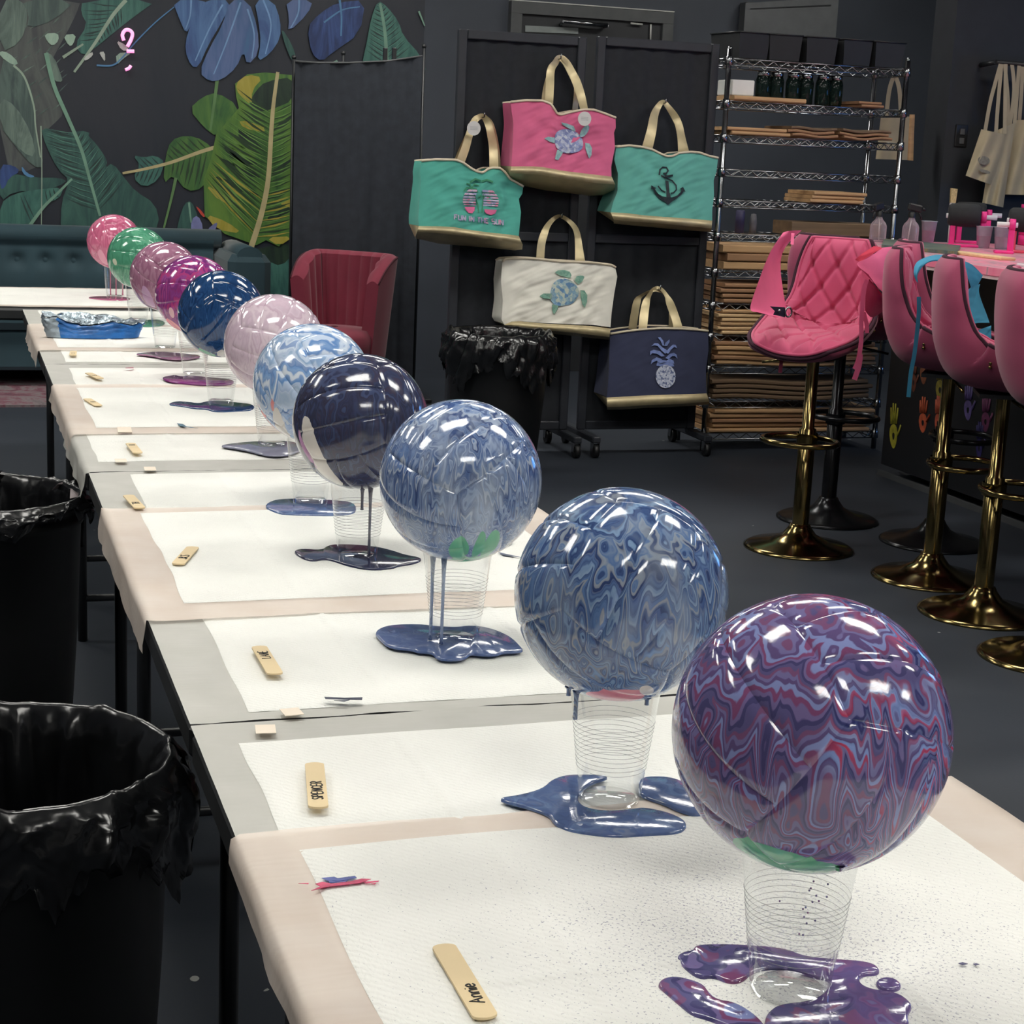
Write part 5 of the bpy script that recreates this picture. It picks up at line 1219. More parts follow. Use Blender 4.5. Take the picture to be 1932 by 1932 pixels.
# round white price tags
for nm, u, v, rr, y, lb in (('price_tag', 1103, 224, 13, 7.165, 'round white paper tag hanging on the pink turtle tote'), ('price_tag', 894, 242, 13, 7.27, 'round white paper tag behind the handle of the palm print tote')):
    c = hy(u, v, y); rad = rr / 3201 * np.linalg.norm(c - CAM_C)
    m = MB(); m.tube([c + np.array([0, -.0006, 0]), c + np.array([0, .0006, 0])], rad, 28, smooth=False)
    k = MB()
    t0 = thing(nm, c, lb, 'tag', 'round white tags'); m.build('paper_disc', pmat('tag_paper', col(214, 212, 210), .7, var=.03), t0, c)
    for q in (-.006, 0, .006): k.box(c + np.array([0, -.0012, q]), (rad * 1.1, .0006, .0022))
    k.build('printed_lines', pmat('tag_print', col(176, 176, 178), .7), t0, c)
# ------------------------------------------------------------------ chrome wire rack
RX0, RX1, RY0, RY1 = 3.409, 4.337, RACK_Y, RACK_Y + .30
SHZ = [1.825, 1.636, 1.481, 1.325, 1.184, 1.028, .861, .704, .556, .402, .238, .085]
rack = thing('wire_rack', ((RX0 + RX1) / 2, (RY0 + RY1) / 2, 0), 'tall chrome wire rack holding wooden boards, beside the display panels', 'rack')
hw, hd = (RX1 - RX0) / 2, (RY1 - RY0) / 2
for i, (sx, sy) in enumerate(((-1, -1), (1, -1), (1, 1), (-1, 1))):
    m = MB(); m.tube([(sx * hw, sy * hd, .0), (sx * hw, sy * hd, 1.868)], .0127, 14); m.ball((sx * hw, sy * hd, 1.868), .0127, 12, 6); m.build('post', STEEL, rack)
def shelf_mesh():
    m = MB(); r = .0032
    for s in (-1, 1):
        for dz in (0, -.030): m.tube([(-hw, s * hd, dz), (hw, s * hd, dz)], r, 6)
        n = 26; m.tube([(-hw + .02 + (2 * hw - .04) * k / n, s * hd, -.003 if k % 2 == 0 else -.027) for k in range(n + 1)], .0025, 5)
    for s in (-1, 1):
        for dz in (0, -.030): m.tube([(s * hw, -hd, dz), (s * hw, hd, dz)], r, 6)
        m.tube([(s * hw, -hd + .02 + (2 * hd - .04) * k / 8, -.003 if k % 2 == 0 else -.027) for k in range(9)], .0025, 5)
    for k in range(1, 24): m.tube([(-hw + 2 * hw * k / 24, -hd, .002), (-hw + 2 * hw * k / 24, hd, .002)], .0018, 4)
    return m
SHM = shelf_mesh().build('wire_shelf', STEEL, rack); SHM.location = (0, 0, SHZ[0])
SLV = MB().lathe([(.0128, -.032), (.019, -.030), (.017, .008), (.0128, .010)], 12).build('shelf_sleeve', STEEL, rack); SLV.location = (-hw, -hd, SHZ[0])
for z in SHZ:
    if z != SHZ[0]: c = SHM.copy(); COL.objects.link(c); c.location = (0, 0, z)
    for sx, sy in ((-1, -1), (1, -1), (1, 1), (-1, 1)):
        if (sx, sy, z) != (-1, -1, SHZ[0]): c = SLV.copy(); COL.objects.link(c); c.location = (sx * hw, sy * hd, z)

BW = [pmat('board_pine', col(214, 180, 136), .7, var=.16, vscale=5, stretch=(.6, 4, 8)), pmat('board_oak', col(192, 154, 112), .7, var=.18, vscale=5, stretch=(.6, 4, 8)), pmat('board_brown', col(158, 120, 88), .7, var=.2, vscale=5, stretch=(.6, 4, 8)), pmat('board_dark', col(116, 94, 72), .7, var=.2, vscale=5, stretch=(.6, 4, 8))]
def board_mesh(L, D, T, wave=0, ph=0, mt=None, edge=.004):
    """a board with softly bent faces and eased edges, local origin at its left-front-bottom"""
    m = MB(); n = 14
    def z_(x): return wave * math.sin(x / L * 2 * PI * 1.1 + ph)
    prof = [(0, edge), (edge, 0), (D - edge, 0), (D, edge), (D, T - edge), (D - edge, T), (edge, T), (0, T - edge)]
    vs = [(L * i / n, p[0], p[1] + z_(L * i / n)) for i in range(n + 1) for p in prof]; k = len(prof)
    fs = [(i * k + j, i * k + (j + 1) % k, (i + 1) * k + (j + 1) % k, (i + 1) * k + j) for i in range(n) for j in range(k)]
    fs += [tuple(range(k)), tuple(n * k + j for j in range(k - 1, -1, -1))]
    m.add(vs, [f[::-1] for f in fs]); return m
WAVES = {}
ORD = ['bottom', 'second', 'third', 'fourth', 'fifth', 'sixth', 'seventh']
def stack(si, n, T, L, x, label, mt, wave=0, ph=0, gap=.0035, y=-.012, D=.28):
    key = (T, L, wave, ph, mt, D)
    z = SHZ[si] + .006 + wave; src = None
    for k in range(n):
        if src is None:
            src = board_mesh(L, D, T, wave, ph, edge=min(.005, T * .3)).build('wooden_board', BW[mt], None, (0, 0, 0)); o = src
        else: o = src.copy(); COL.objects.link(o)
        o.location = (x + (0.012 * math.sin(k * 2.3 + si)), RY0 + y - .01 * abs(math.sin(k * 1.7 + si)), z); o.rotation_euler = (0, 0, .012 * math.sin(k * 3.1 + si))
        if (k + si) % 3 == 1: recolor(o, BW[min(3, mt + 1)])
        tag(o, 'wooden board, %s from below in the %s stack' % (ORD[k].replace('bottom', 'first'), label), 'board', 'wooden boards on the wire rack')
        z += T + gap
stack(11, 5, .0185, .86, RX0 + .03, 'lowest rack shelf', 1, gap=.0045)
stack(10, 4, .019, .84, RX0 + .03, 'second lowest rack shelf', 2, wave=.0075, ph=.6, gap=.004)
stack(9, 5, .0195, .86, RX0 + .03, 'third lowest rack shelf', 1, wave=.0055, ph=1.2, gap=.003)
stack(8, 6, .0165, .80, RX0 + .04, 'fourth lowest rack shelf', 0, gap=.0035)
stack(7, 4, .019, .80, RX0 + .04, 'fifth lowest rack shelf', 1, gap=.005)
stack(6, 3, .036, .84, RX0 + .04, 'rack shelf beside the apron', 1, gap=.003)
stack(4, 3, .0165, .28, RX0 + .47, 'short middle rack shelf', 0, gap=.0015)
stack(2, 2, .016, .30, RX0 + .02, 'upper rack shelf left', 1, gap=.002)
stack(2, 3, .013, .24, RX0 + .33, 'upper rack shelf middle', 2, wave=.004, ph=.4, gap=.003)
stack(2, 3, .012, .26, RX0 + .60, 'upper rack shelf right', 2, wave=.005, ph=2.1, gap=.004)
stack(1, 1, .020, .37, RX0 + .02, 'glass jar shelf left', 0)
stack(1, 2, .012, .12, RX0 + .68, 'glass jar shelf right', 1, gap=.002)
# long dark board box on the mid shelf
o = board_mesh(.48, .2, .062).build('wooden_board', BW[3], None, (0, 0, 0)); o.location = (RX0 + .40, RY0 + .03, SHZ[5] + .006); tag(o, 'thick dark brown board on the rack shelf above the pink seat back', 'board')
# white box, jars, trays, odd purple sleeve
o = MB().box((0, 0, .035), (.115, .16, .07), bev=.004).build('white_box', WHITE, None, (0, 0, 0)); o.location = (RX0 + .09, RY0 + .1, SHZ[1] + .028); tag(o, 'small white box at the left end of the jar shelf', 'box')
def glass_m():
    t = NT('dark_glass'); lw = t.n('ShaderNodeLayerWeight'); lw.inputs['Blend'].default_value = .4
    tr = t.n('ShaderNodeBsdfTransparent'); tr.inputs[0].default_value = (.42, .52, .46, 1)
    t.set(color=t.ramp(t.noise(t.coord(), 20, 2), [(.3, col(30, 44, 40)), (.7, col(44, 58, 52))]), rough=.06, spec=.7)
    mx = t.n('ShaderNodeMixShader'); t.put(mx.inputs[0], t.math('MULTIPLY_ADD', lw.outputs['Fresnel'], .6, .25)); t.t.links.new(tr.outputs[0], mx.inputs[1]); t.t.links.new(t.b.outputs[0], mx.inputs[2]); t.t.links.new(mx.outputs[0], t.out.inputs[0]); return t.m
GL = glass_m(); j0 = None
for k in range(6):
    p = (RX0 + .225 + .078 * k, RY0 + .09 + .02 * (k % 2), SHZ[1] + .006)
    lb = 'dark green glass jar on the upper rack shelf, %s of six from the left' % ('first', 'second', 'third', 'fourth', 'fifth', 'sixth')[k]
    if j0 is None:
        j0 = thing('glass_jar', p, lb, 'jar', 'glass jars on the rack')
        MB().lathe([(.001, .003), (.030, 0), (.035, .006), (.036, .10), (.030, .118), (.028, .124)], 24).build('glass_body', GL, j0)
        MB().lathe([(.029, .120), (.031, .122), (.031, .138), (.029, .140), (.001, .140)], 24).build('jar_lid', STEEL, j0)
    else: dup(j0, p, lb)
t0 = None
TRAYM = pmat('tray_black', col(26, 28, 31), .62, var=.2)
for k in range(5):
    p = (RX0 + .11 + .178 * k, RY0 + .13, SHZ[0] + .006)
    lb = 'black plastic tray on top of the rack, %s from the left' % ('first', 'second', 'third', 'fourth', 'fifth')[k]
    rz = (.10, -.05, .03, .12, .06)[k]
    if t0 is None:
        t0 = thing('storage_tray', p, lb, 'tray', 'black trays on top of the rack', rz)
        m = MB()
        w_, d_, h_ = .082, .13, .115
        lo = [(-w_ * .9, -d_ * .95, 0), (w_ * .9, -d_ * .95, 0), (w_ * .9, d_ * .95, 0), (-w_ * .9, d_ * .95, 0)]; hi = [(-w_, -d_, h_), (w_, -d_, h_), (w_, d_, h_), (-w_, d_, h_)]; hi2 = [(x * .93, y * .95, z) for x, y, z in hi]; lo2 = [(x * .9, y * .95, .004) for x, y, z in lo]
        m.add(lo + hi + hi2 + lo2, [(3, 2, 1, 0)] + [(i, (i + 1) % 4, 4 + (i + 1) % 4, 4 + i) for i in range(4)] + [(4 + i, 4 + (i + 1) % 4, 8 + (i + 1) % 4, 8 + i) for i in range(4)] + [(8 + i, 8 + (i + 1) % 4, 12 + (i + 1) % 4, 12 + i) for i in range(4)] + [(12, 13, 14, 15)])
        m.build('tray_body', TRAYM, t0)
        MB().tube([(w_ * math.copysign(1, a) * 1.02, d_ * b * 1.02, h_) for a, b in ((-1, -1), (1, -1), (1, 1), (-1, 1))], .004, 6, closed=True).build('tray_rim', BLKM, t0)
    else: dup(t0, p, lb, rz)
o = MB().lathe([(.001, 0), (.022, .0), (.022, .10), (.018, .105), (.001, .105)], 16).build('paint_tube', pmat('tube_violet', col(66, 62, 96), .5), None, (0, 0, 0)); o.location = (RX0 + .16, RY0 + .1, SHZ[5] + .006); tag(o, 'dull violet tube on the rack shelf above the plank stack', 'tube')
o = MB().lathe([(.001, 0), (.016, .0), (.018, .05), (.012, .09), (.001, .092)], 16).build('paint_tube', pmat('tube_grey', col(110, 108, 114), .5), None, (0, 0, 0)); o.location = (RX0 + .22, RY0 + .08, SHZ[5] + .006); tag(o, 'short grey tube on the rack shelf above the plank stack', 'tube')

# board leaning and a plain canvas tote behind the right side of the rack
BEI = canvas('canvas_beige', col(172, 160, 134))
def cloth_quad(m, P, y, bulge, nu=16, nv=20, th=.006, fold=0):
    """slightly folded cloth panel through four picture points TL TR BR BL"""
    P = [np.array(p, float) for p in P]
    def f(u, v, k):
        p = (P[0] * (1 - u) + P[1] * u) * (1 - v) + (P[3] * (1 - u) + P[2] * u) * v
        return hy(p[0], p[1], y - bulge * math.sin(PI * u) + fold * math.sin(u * 11 + v * 3) * (.3 + v) + k)
    m.grid(lambda u, v: f(u, 1 - v, 0), nu, nv); m.grid(lambda u, v: f(1 - u, 1 - v, th), nu, nv)
def strap(m, P, wd, y):
    Q = catmull([(p[0], p[1], 0) for p in P], 5); N = len(Q)
    for k in (0, 1):
        L = [];
        for i, q in enumerate(Q):
            t = Q[min(i + 1, N - 1)] - Q[max(i - 1, 0)]; t /= np.linalg.norm(t); nn = np.array([-t[1], t[0], 0]) * wd / 2
            yy = (y[0] + (y[1] - y[0]) * i / (N - 1)) + .004 * k
            a, b = hy(q[0] + nn[0], q[1] + nn[1], yy), hy(q[0] - nn[0], q[1] - nn[1], yy); L.append((a, b) if not k else (b, a))
        m.grid(lambda u, v: L[int(round(v * (N - 1)))][0] * (1 - u) + L[int(round(v * (N - 1)))][1] * u, 2, N - 1)
YB_ = RY1 + .10
c0 = hy(1690, 300, YB_)
r = thing('tote_bag', c0, 'plain beige tote hanging behind the right end of the wire rack', 'tote bag')
m = MB(); cloth_quad(m, [(1662, 220), (1716, 220), (1712, 302), (1652, 300)], YB_, .015, fold=.006); m.build('canvas_body', BEI, r, c0)
m = MB(); strap(m, [(1672, 222), (1678, 170), (1688, 145), (1697, 170), (1700, 222)], 8, (YB_, YB_)); m.build('handle', BEI, r, c0)
hk = hy(1688, 143, YB_ - .01); m = MB(); m.tube([hk + np.array([0, -.08, .035]), hk + np.array([0, -.02, -.004]), hk + np.array([0, .02, .012])], .004, 6); o = m.build('bag_hook', STEEL, None, hk); tag(o, 'wire hook holding the plain beige tote at the rack', 'hook')
m = MB(); cloth_quad(m, [(1716, 216), (1726, 216), (1723, 303), (1711, 302)], YB_ + .01, .01, 6, 16); m.build('side_gusset', BW[1], r, c0)
# beige totes on a peg of the black wall stub
YT = 7.60
def Y_(p): return (1640 + p[0] * .19663, 60 + p[1] * .19663)
pp = hy(1884, 122, YT - .07); m = MB(); m.tube([(pp[0] - .03, 7.64, pp[2]), (pp[0] - .03, YT - .09, pp[2] + .01)], .012, 10); m.tube([(pp[0] - .03, YT - .09, pp[2] + .01), (pp[0] + .7, YT - .09, pp[2] + .0)], .012, 10)
o = m.build('wall_rail', BLKM, None, pp); tag(o, 'black rail on the dark wall holding canvas totes', 'rail')
INK = pmat('faded_ink', col(124, 120, 110), .8, var=.3, vscale=60)
TOT = [([(1400, 850), (1700, 835), (1610, 1570), (1290, 1560)], [[(1440, 860), (1462, 560), (1470, 310)], [(1560, 850), (1510, 560), (1490, 310)], ], YT - .02, 'canvas tote rearmost and rightmost on the black rail'),
       ([(1190, 960), (1400, 870), (1285, 1685), (1085, 1640)], [[(1330, 960), (1330, 640), (1300, 310)], [(1395, 880), (1420, 560), (1440, 310)], [(1350, 900), (1390, 560), (1370, 310)]], YT - .055, 'canvas tote hanging lowest in the middle of the black rail'),
       ([(1075, 935), (1300, 985), (1190, 1475), (925, 1380)], [[(1110, 960), (1160, 680), (1215, 470), (1260, 310)], [(1215, 985), (1235, 700), (1270, 310)], [(1300, 980), (1305, 640), (1310, 310)]], YT - .09, 'canvas tote with faded print, leftmost on the black rail')]
for q, sts, y, lb in TOT:
    Q = [Y_(p) for p in q]; c0 = hy(*np.mean(np.array(Q), axis=0), y)
    r = thing('tote_bag', c0, lb, 'tote bag', 'beige totes on the black rail')
    m = MB(); cloth_quad(m, Q, y, .03, 24, 24, fold=.012); m.build('canvas_body', BEI, r, c0)
    for s in sts:
        m = MB(); strap(m, [Y_(p) for p in s], 7, (y, YT - .10)); m.build('handle', BEI, r, c0)
    if 'faded' in lb:
        m = MB()
        for P in (ell(1100, 1235, 58, 42, 10), ell(1110, 1340, 55, 16, 15)): m.slab([hy(*Y_(p), y - .034) for p in P], (0, .001, 0))
        m.build('faded_print', INK, r, c0)

# ------------------------------------------------------------------ bar counter
BZT = 1.035; BXF = 3.55; BY1 = 7.08; BY0 = 2.2
bar = thing('bar_counter', (4.3, (BY0 + BY1) / 2, 0), 'black bar with pink paint-marbled top and handprints on its front', 'bar counter')
o3 = np.array(bar.location)
BARF = pmat('bar_black', col(24, 26, 31), .5, var=.2, vscale=3)
m = MB(); m.box((4.42, (BY0 + 6.69) / 2, .52), (.84, 6.69 - BY0, .94)); m.build('bar_body', BARF, bar, o3)
m = MB(); m.box((3.992, (BY0 + 6.69) / 2, .012), (.016, 6.69 - BY0, .024)); m.build('toe_strip', GREYP, bar, o3)
def marble():
    t = NT('bar_top_marble'); v = t.coord(); n1 = t.noise(t.vm('MULTIPLY', v, (2.2, .8, 1)), 1.6, 4, .6, 1.6)
    t.set(color=t.ramp(n1, [(.30, col(226, 120, 150)), (.45, col(232, 146, 168)), (.49, col(150, 150, 152)), (.53, col(226, 150, 170)), (.60, col(222, 126, 154)), (.64, col(128, 136, 138)), (.68, col(232, 130, 160))]), rough=.38, spec=.3); return t.m
TOPP = [(BXF, BY0), (4.86, BY0), (4.86, BY1), (3.88, BY1), (BXF, 6.45)]
m = MB(); m.slab([(x, y, BZT - .028) for x, y in TOPP], (0, 0, .028)); m.build('bar_top', marble(), bar, o3)
m = MB(); m.slab([(x + .006 * (1 if x < 4 else -1), y, BZT - .042) for x, y in TOPP], (0, 0, .0138)); m.build('white_edge_strip', WHITE, bar, o3)
HS = 332 / 1932
def hand(cx, cy, w, h, c, lb, fing=1):
    """palm with hollow centre, four fingers and a thumb, flat print on the bar front"""
    def q(x, y): p = (1600 + (cx + x * w) * HS, 640 + (cy + y * h) * HS); return hx(p[0], p[1], 3.999)
    m = MB(); polys = []
    ring = [(.5 * math.cos(t) * (1 - .25 * math.sin(t)), .5 * math.sin(t)) for t in [2 * PI * k / 18 for k in range(18)]]
    inr = [(x * .3, y * .3) for x, y in ring]
    P = [q(x * 1.0, y) for x, y in ring]; I = [q(x, y) for x, y in inr]; n = 18
    m.add([p + np.array([-.0008, 0, 0]) for p in P + I], [(k, (k + 1) % n, n + (k + 1) % n, n + k) for k in range(n)])
    if fing:
        for fx, l in ((-.32, .62), (-.08, .8), (.16, .78), (.40, .6)):
            a, b = q(fx * .9, -.5), q(fx * 1.25 + .1, -.55 - l); m.tube([a + np.array([-.001, 0, 0]), (a + b) / 2 + np.array([-.001, 0, 0]), b + np.array([-.001, 0, 0])], [.007, .008, .006], 6, flat=.3)
        a, b = q(.55, -.05), q(.95, -.45); m.tube([a + np.array([-.001, 0, 0]), b + np.array([-.001, 0, 0])], [.008, .006], 6, flat=.3)
    o = m.build('handprint', pmat('print_' + lb, c, .6, var=.25, vscale=40), bar, o3); o['label'] = lb + ' handprint'
for a in ((500, 1065, 85, 270, col(166, 160, 52), 'yellow'), (822, 920, 85, 215, col(190, 88, 56), 'orange'), (1010, 560, 90, 230, col(128, 116, 44), 'olive yellow'), (830, 390, 75, 210, col(128, 76, 50), 'brown'),
          (1318, 780, 85, 225, col(98, 84, 140), 'violet'), (1510, 910, 85, 220, col(120, 60, 100), 'plum'), (1440, 1200, 70, 220, col(48, 42, 104), 'indigo'), (985, 930, 60, 230, col(180, 84, 60), 'rust'), (720, 480, 60, 200, col(110, 60, 44), 'dim red')): hand(*a)

# items on the bar, each set on the bar top below its picture point
def onbar(u, v): p = hz(u, v, BZT); return np.array([min(max(p[0], BXF + .03), 4.82), min(p[1], BY1 - .04), BZT])
def bottle_mat():
    t = NT('bottle_plastic'); lw = t.n('ShaderNodeLayerWeight'); lw.inputs['Blend'].default_value = .45
    tr = t.n('ShaderNodeBsdfTransparent'); tr.inputs[0].default_value = (.93, .87, .9, 1)
    t.set(color=t.ramp(t.noise(t.coord(), 40, 2), [(.3, col(214, 194, 204)), (.7, col(228, 212, 220))]), rough=.12, spec=.6)
    mx = t.n('ShaderNodeMixShader'); t.put(mx.inputs[0], t.math('MULTIPLY_ADD', lw.outputs['Facing'], .55, .16)); t.t.links.new(tr.outputs[0], mx.inputs[1]); t.t.links.new(t.b.outputs[0], mx.inputs[2]); t.t.links.new(mx.outputs[0], t.out.inputs[0]); return t.m
CLEARB = bottle_mat()
def spray(u, v, lb, rz):
    p = onbar(u, v); r = thing('spray_bottle', p, lb, 'spray bottle', 'spray bottles on the bar', rz); s = 1.0
    MB().lathe([(.001, .003), (.035, 0), (.038, .008), (.038, .07), (.032, .085), (.018, .100), (.013, .112), (.013, .120)], 28).build('bottle_body', CLEARB, r)
    MB().tube([(.01, 0, .008), (.0, 0, .12)], .0028, 6).build('dip_tube', WHITE, r)
    m = MB(); m.lathe([(.016, .114), (.016, .136), (.012, .140), (.001, .140)], 18); m.box((-.012, 0, .158), (.068, .02, .034), rot=(0, -.18, 0), bev=.006); m.tube([(-.045, 0, .155), (-.062, 0, .152)], .007, 8); m.build('sprayer_head', BLKP, r)
    m = MB(); m.tube([(-.028, 0, .146), (-.04, 0, .125), (-.046, 0, .105)], .005, 6); m.build('trigger', BLKP, r)
    return r
spray(1655, 456, 'clear spray bottle with black nozzle, left one on the bar', .4)
spray(1716, 458, 'clear spray bottle with dark raised nozzle, right one on the bar', PI - .2)
FROST = NT('frosted_plastic'); FROST.set(color=FROST.ramp(FROST.noise(FROST.coord(), 30, 2), [(.3, col(186, 190, 206)), (.7, col(204, 208, 222))]), rough=.5, trans=.35); FROST = FROST.m
f0 = None
for (u, v), s, lb in (((1744, 456), 1.0, 'frosted plastic cup behind the right spray bottle'), ((1854, 468), 1.0, 'frosted plastic cup between the pink stands, left'), ((1888, 470), 1.0, 'frosted plastic cup between the pink stands, right')):
    p = onbar(u, v)
    if f0 is None:
        f0 = thing('plastic_cup', p, lb, 'cup', 'frosted cups on the bar')
        MB().lathe([(.001, .002), (.026, 0), (.036, .094), (.038, .096), (.036, .097), (.027, .006), (.001, .005)], 28).build('cup_wall', FROST, f0)
        MB().tube([(.037 * math.cos(2 * PI * k / 28), .037 * math.sin(2 * PI * k / 28), .096) for k in range(28)], .0016, 6, closed=True).build('rolled_rim', FROST, f0)
    else: dup(f0, p, lb)
HOT = pmat('hot_pink_plastic', col(232, 52, 138), .4, var=.1); HOT2 = pmat('coral_pink_plastic', col(236, 84, 112), .4, var=.1); FOAM = pmat('black_foam', col(34, 35, 38), .85, var=.15, vscale=40, bump=.3, bscale=250); PVC = pmat('white_pipe', col(226, 224, 226), .35)
def turner(u, v, lb, rz, w=.13, two=True, foam=True, mt=HOT, h=.135):
    """pink upright stand with a white pipe axle and a black foam roller"""
    p = onbar(u, v); r = thing('cup_turner', p, lb, 'tumbler turner', 'pink tumbler turners on the bar', rz)
    for s in ((-1, 1) if two else (1,)):
        m = MB(); m.box((s * w / 2, 0, .055), (.024, .03, .11), bev=.003); m.tube([(s * w / 2 - .012, 0, h), (s * w / 2 + .012, 0, h)], .026, 18); m.build('side_frame', mt, r)
    m = MB(); m.box((0, 0, .006), (w + .03, .07, .012), bev=.003); m.build('base_plate', mt, r)
    m = MB(); m.tube([(-w * .75, 0, h), (w * .95, 0, h)], .011, 14); m.build('axle_pipe', PVC, r)
    if foam:
        m = MB(); pr = [(.012, -.070), (.040, -.070), (.050, -.058), (.052, 0), (.050, .058), (.040, .070), (.012, .070)]
        m.lathe(pr, 28); m.v = [(q[2] - .02, q[0], q[1] + h + .005) for q in m.v]; m.build('foam_roller', FOAM, r)
    return r
turner(1822, 466, 'pink tumbler turner with black foam roller, in the middle of the bar', -.5)
turner(1893, 478, 'slim pink tumbler turner holding a white pipe, nearer the viewer', -.5, w=.05, two=False, foam=False, h=.12)
turner(1938, 478, 'pink tumbler turner at the right edge of the picture', -.5, mt=HOT2)
turner(1772, 452, 'pink tumbler turner with foam roller behind the right spray bottle', -.5, mt=HOT)
# brush, roll of pink tape, pads of paper
p = onbar(1790, 458); r = thing('paint_brush', (p[0], p[1], BZT), 'paint brush with pale bristles standing bristles up on the bar', 'paint brush')
m = MB(); m.tube([(0, 0, 0), (0, 0, .15)], [.007, .009], 10); m.build('brush_handle', WHITE, r)
m = MB(); m.box((0, 0, .165), (.030, .011, .04), bev=.003); m.build('ferrule', pmat('ferrule_white', col(206, 204, 200), .35, metal=.3), r)
m = MB(); m.slab([(-.014, -.005, .185), (.014, -.005, .185), (.018, -.004, .25), (-.016, -.004, .252)], (0, .01, 0)); m.build('bristles', pmat('bristle_tan', col(186, 168, 120), .9, var=.25, vscale=120), r)
p = onbar(1866, 452); r = thing('tape_roll', (p[0] + .05, p[1] - .02, BZT), 'stack of hot pink tape rolls behind the foam roller', 'tape roll')
m = MB()
for k in range(4): m.lathe([(.018, .001), (.036, .001), (.036, .047), (.018, .047), (.018, .001)], 24, (0, 0, .048 * k))
m.build('tape_body', HOT, r)
p = onbar(1700, 468); a = hz(1662, 462, BZT); 
PLT = NT('painted_board'); PLT.set(color=PLT.ramp(PLT.noise(PLT.vm('MULTIPLY', PLT.coord(), (1, 2.5, 1)), 5, 3, .6, 1), [(.3, col(52, 74, 74)), (.5, col(78, 98, 92)), (.62, col(120, 116, 84)), (.75, col(48, 66, 70))]), rough=.4); PLT = PLT.m
o = MB().slab([hz(u, v, BZT + .001) for u, v in ((1663, 468), (1806, 481), (1812, 469), (1668, 456))], (0, 0, .014)).build('palette_board', PLT, None, hz(1735, 468, BZT)); tag(o, 'dark green paint-covered board lying on the bar edge', 'palette')
o = MB().box((0, 0, .006), (.07, .60, .012), rot=(0, 0, 0), bev=.003).build('wood_strip', BW[0], None, (0, 0, 0)); o.location = (3.92, 6.05, BZT); tag(o, 'thin wooden strip beside the dark green board on the bar', 'wood strip')
o = MB().box((0, 0, .005), (.24, .34, .010), bev=.002).build('paper_pad', pmat('paper_pale', col(206, 200, 204), .7), None, (0, 0, 0)); o.location = (3.85, 5.25, BZT); tag(o, 'pale paper pad on the near part of the bar', 'paper')

# ------------------------------------------------------------------ velvet bar stools
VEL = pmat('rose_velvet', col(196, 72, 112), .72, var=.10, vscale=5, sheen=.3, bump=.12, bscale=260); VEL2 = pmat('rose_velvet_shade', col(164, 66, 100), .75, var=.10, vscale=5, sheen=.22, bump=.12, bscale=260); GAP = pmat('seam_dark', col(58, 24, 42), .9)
PROF = catmull([(.0, .235, -.045), (.0, .175, -.03), (.0, .06, -.02), (.0, -.07, -.012), (.0, -.155, .015), (.0, -.20, .10), (.0, -.215, .20), (.0, -.22, .295), (.0, -.222, .355)], 10)
_L = [0]
for a_, b_ in zip(PROF, PROF[1:]): _L.append(_L[-1] + np.linalg.norm(b_ - a_))
PLEN = _L[-1]
def cline(s):
    x = min(max(s, 0), 1) * PLEN
    for i in range(len(PROF) - 1):
        if x <= _L[i + 1] or i == len(PROF) - 2:
            t = (x - _L[i]) / (_L[i + 1] - _L[i]); p = PROF[i] * (1 - t) + PROF[i + 1] * t; d = PROF[i + 1] - PROF[i]; break
    d = d / np.linalg.norm(d); return p, np.array([0, d[2], -d[1]]) * 1.0
def shellp(s, t, off):
    p, n = cline(s)
    n = -n if n[2] < 0 and s < .3 else n
    bk = 1 / (1 + math.exp(-(s - .45) * 14))
    w = .184 + .026 * math.sin(min(1, s * 1.3) * PI) + .006 * bk
    # rounded ends: front of the seat and top of the back
    for e, k in ((s, .16), (1 - s, .20)):
        if e < k: w *= math.sqrt(max(0, 1 - ((k - e) / k) ** 2 * .42))
    curl = (.035 + .085 * math.exp(-((s - .50) / .26) ** 2)) * abs(t) ** 2.4
    q = np.array([t * w * (1 - .18 * abs(t) ** 3 * bk), p[1], p[2]]) + n * curl
    # offset along the local normal, tilting inwards at the sides
    nn = n * (1 - .5 * t * t) + np.array([-math.copysign(1, t) * .75 * t * t, 0, 0]); nn /= np.linalg.norm(nn)
    return q + nn * off
def edge_fall(s, t):
    e = min(min(s, 1 - s) * PLEN, (1 - abs(t)) * .22); return 1 - math.exp(-(max(e, 0) / .022))
def tuftf(s, t):
    a, b = s * PLEN / .082, t * .22 / .066
    d1 = abs(((a + b) * .5) % 1 - .5); d2 = abs(((a - b) * .5) % 1 - .5)
    cr = math.exp(-((.5 - d1) / .09) ** 2) + math.exp(-((.5 - d2) / .09) ** 2)
    kn = math.exp(-(((.5 - d1) ** 2 + (.5 - d2) ** 2) / .012))
    return -.010 * min(cr, 1.3) - .014 * kn
def cush(u, v):
    t, s = -1 + 2 * u, v; e = edge_fall(s, t)
    return shellp(s, t * .975, .022 + (.034 + tuftf(s, t)) * e)
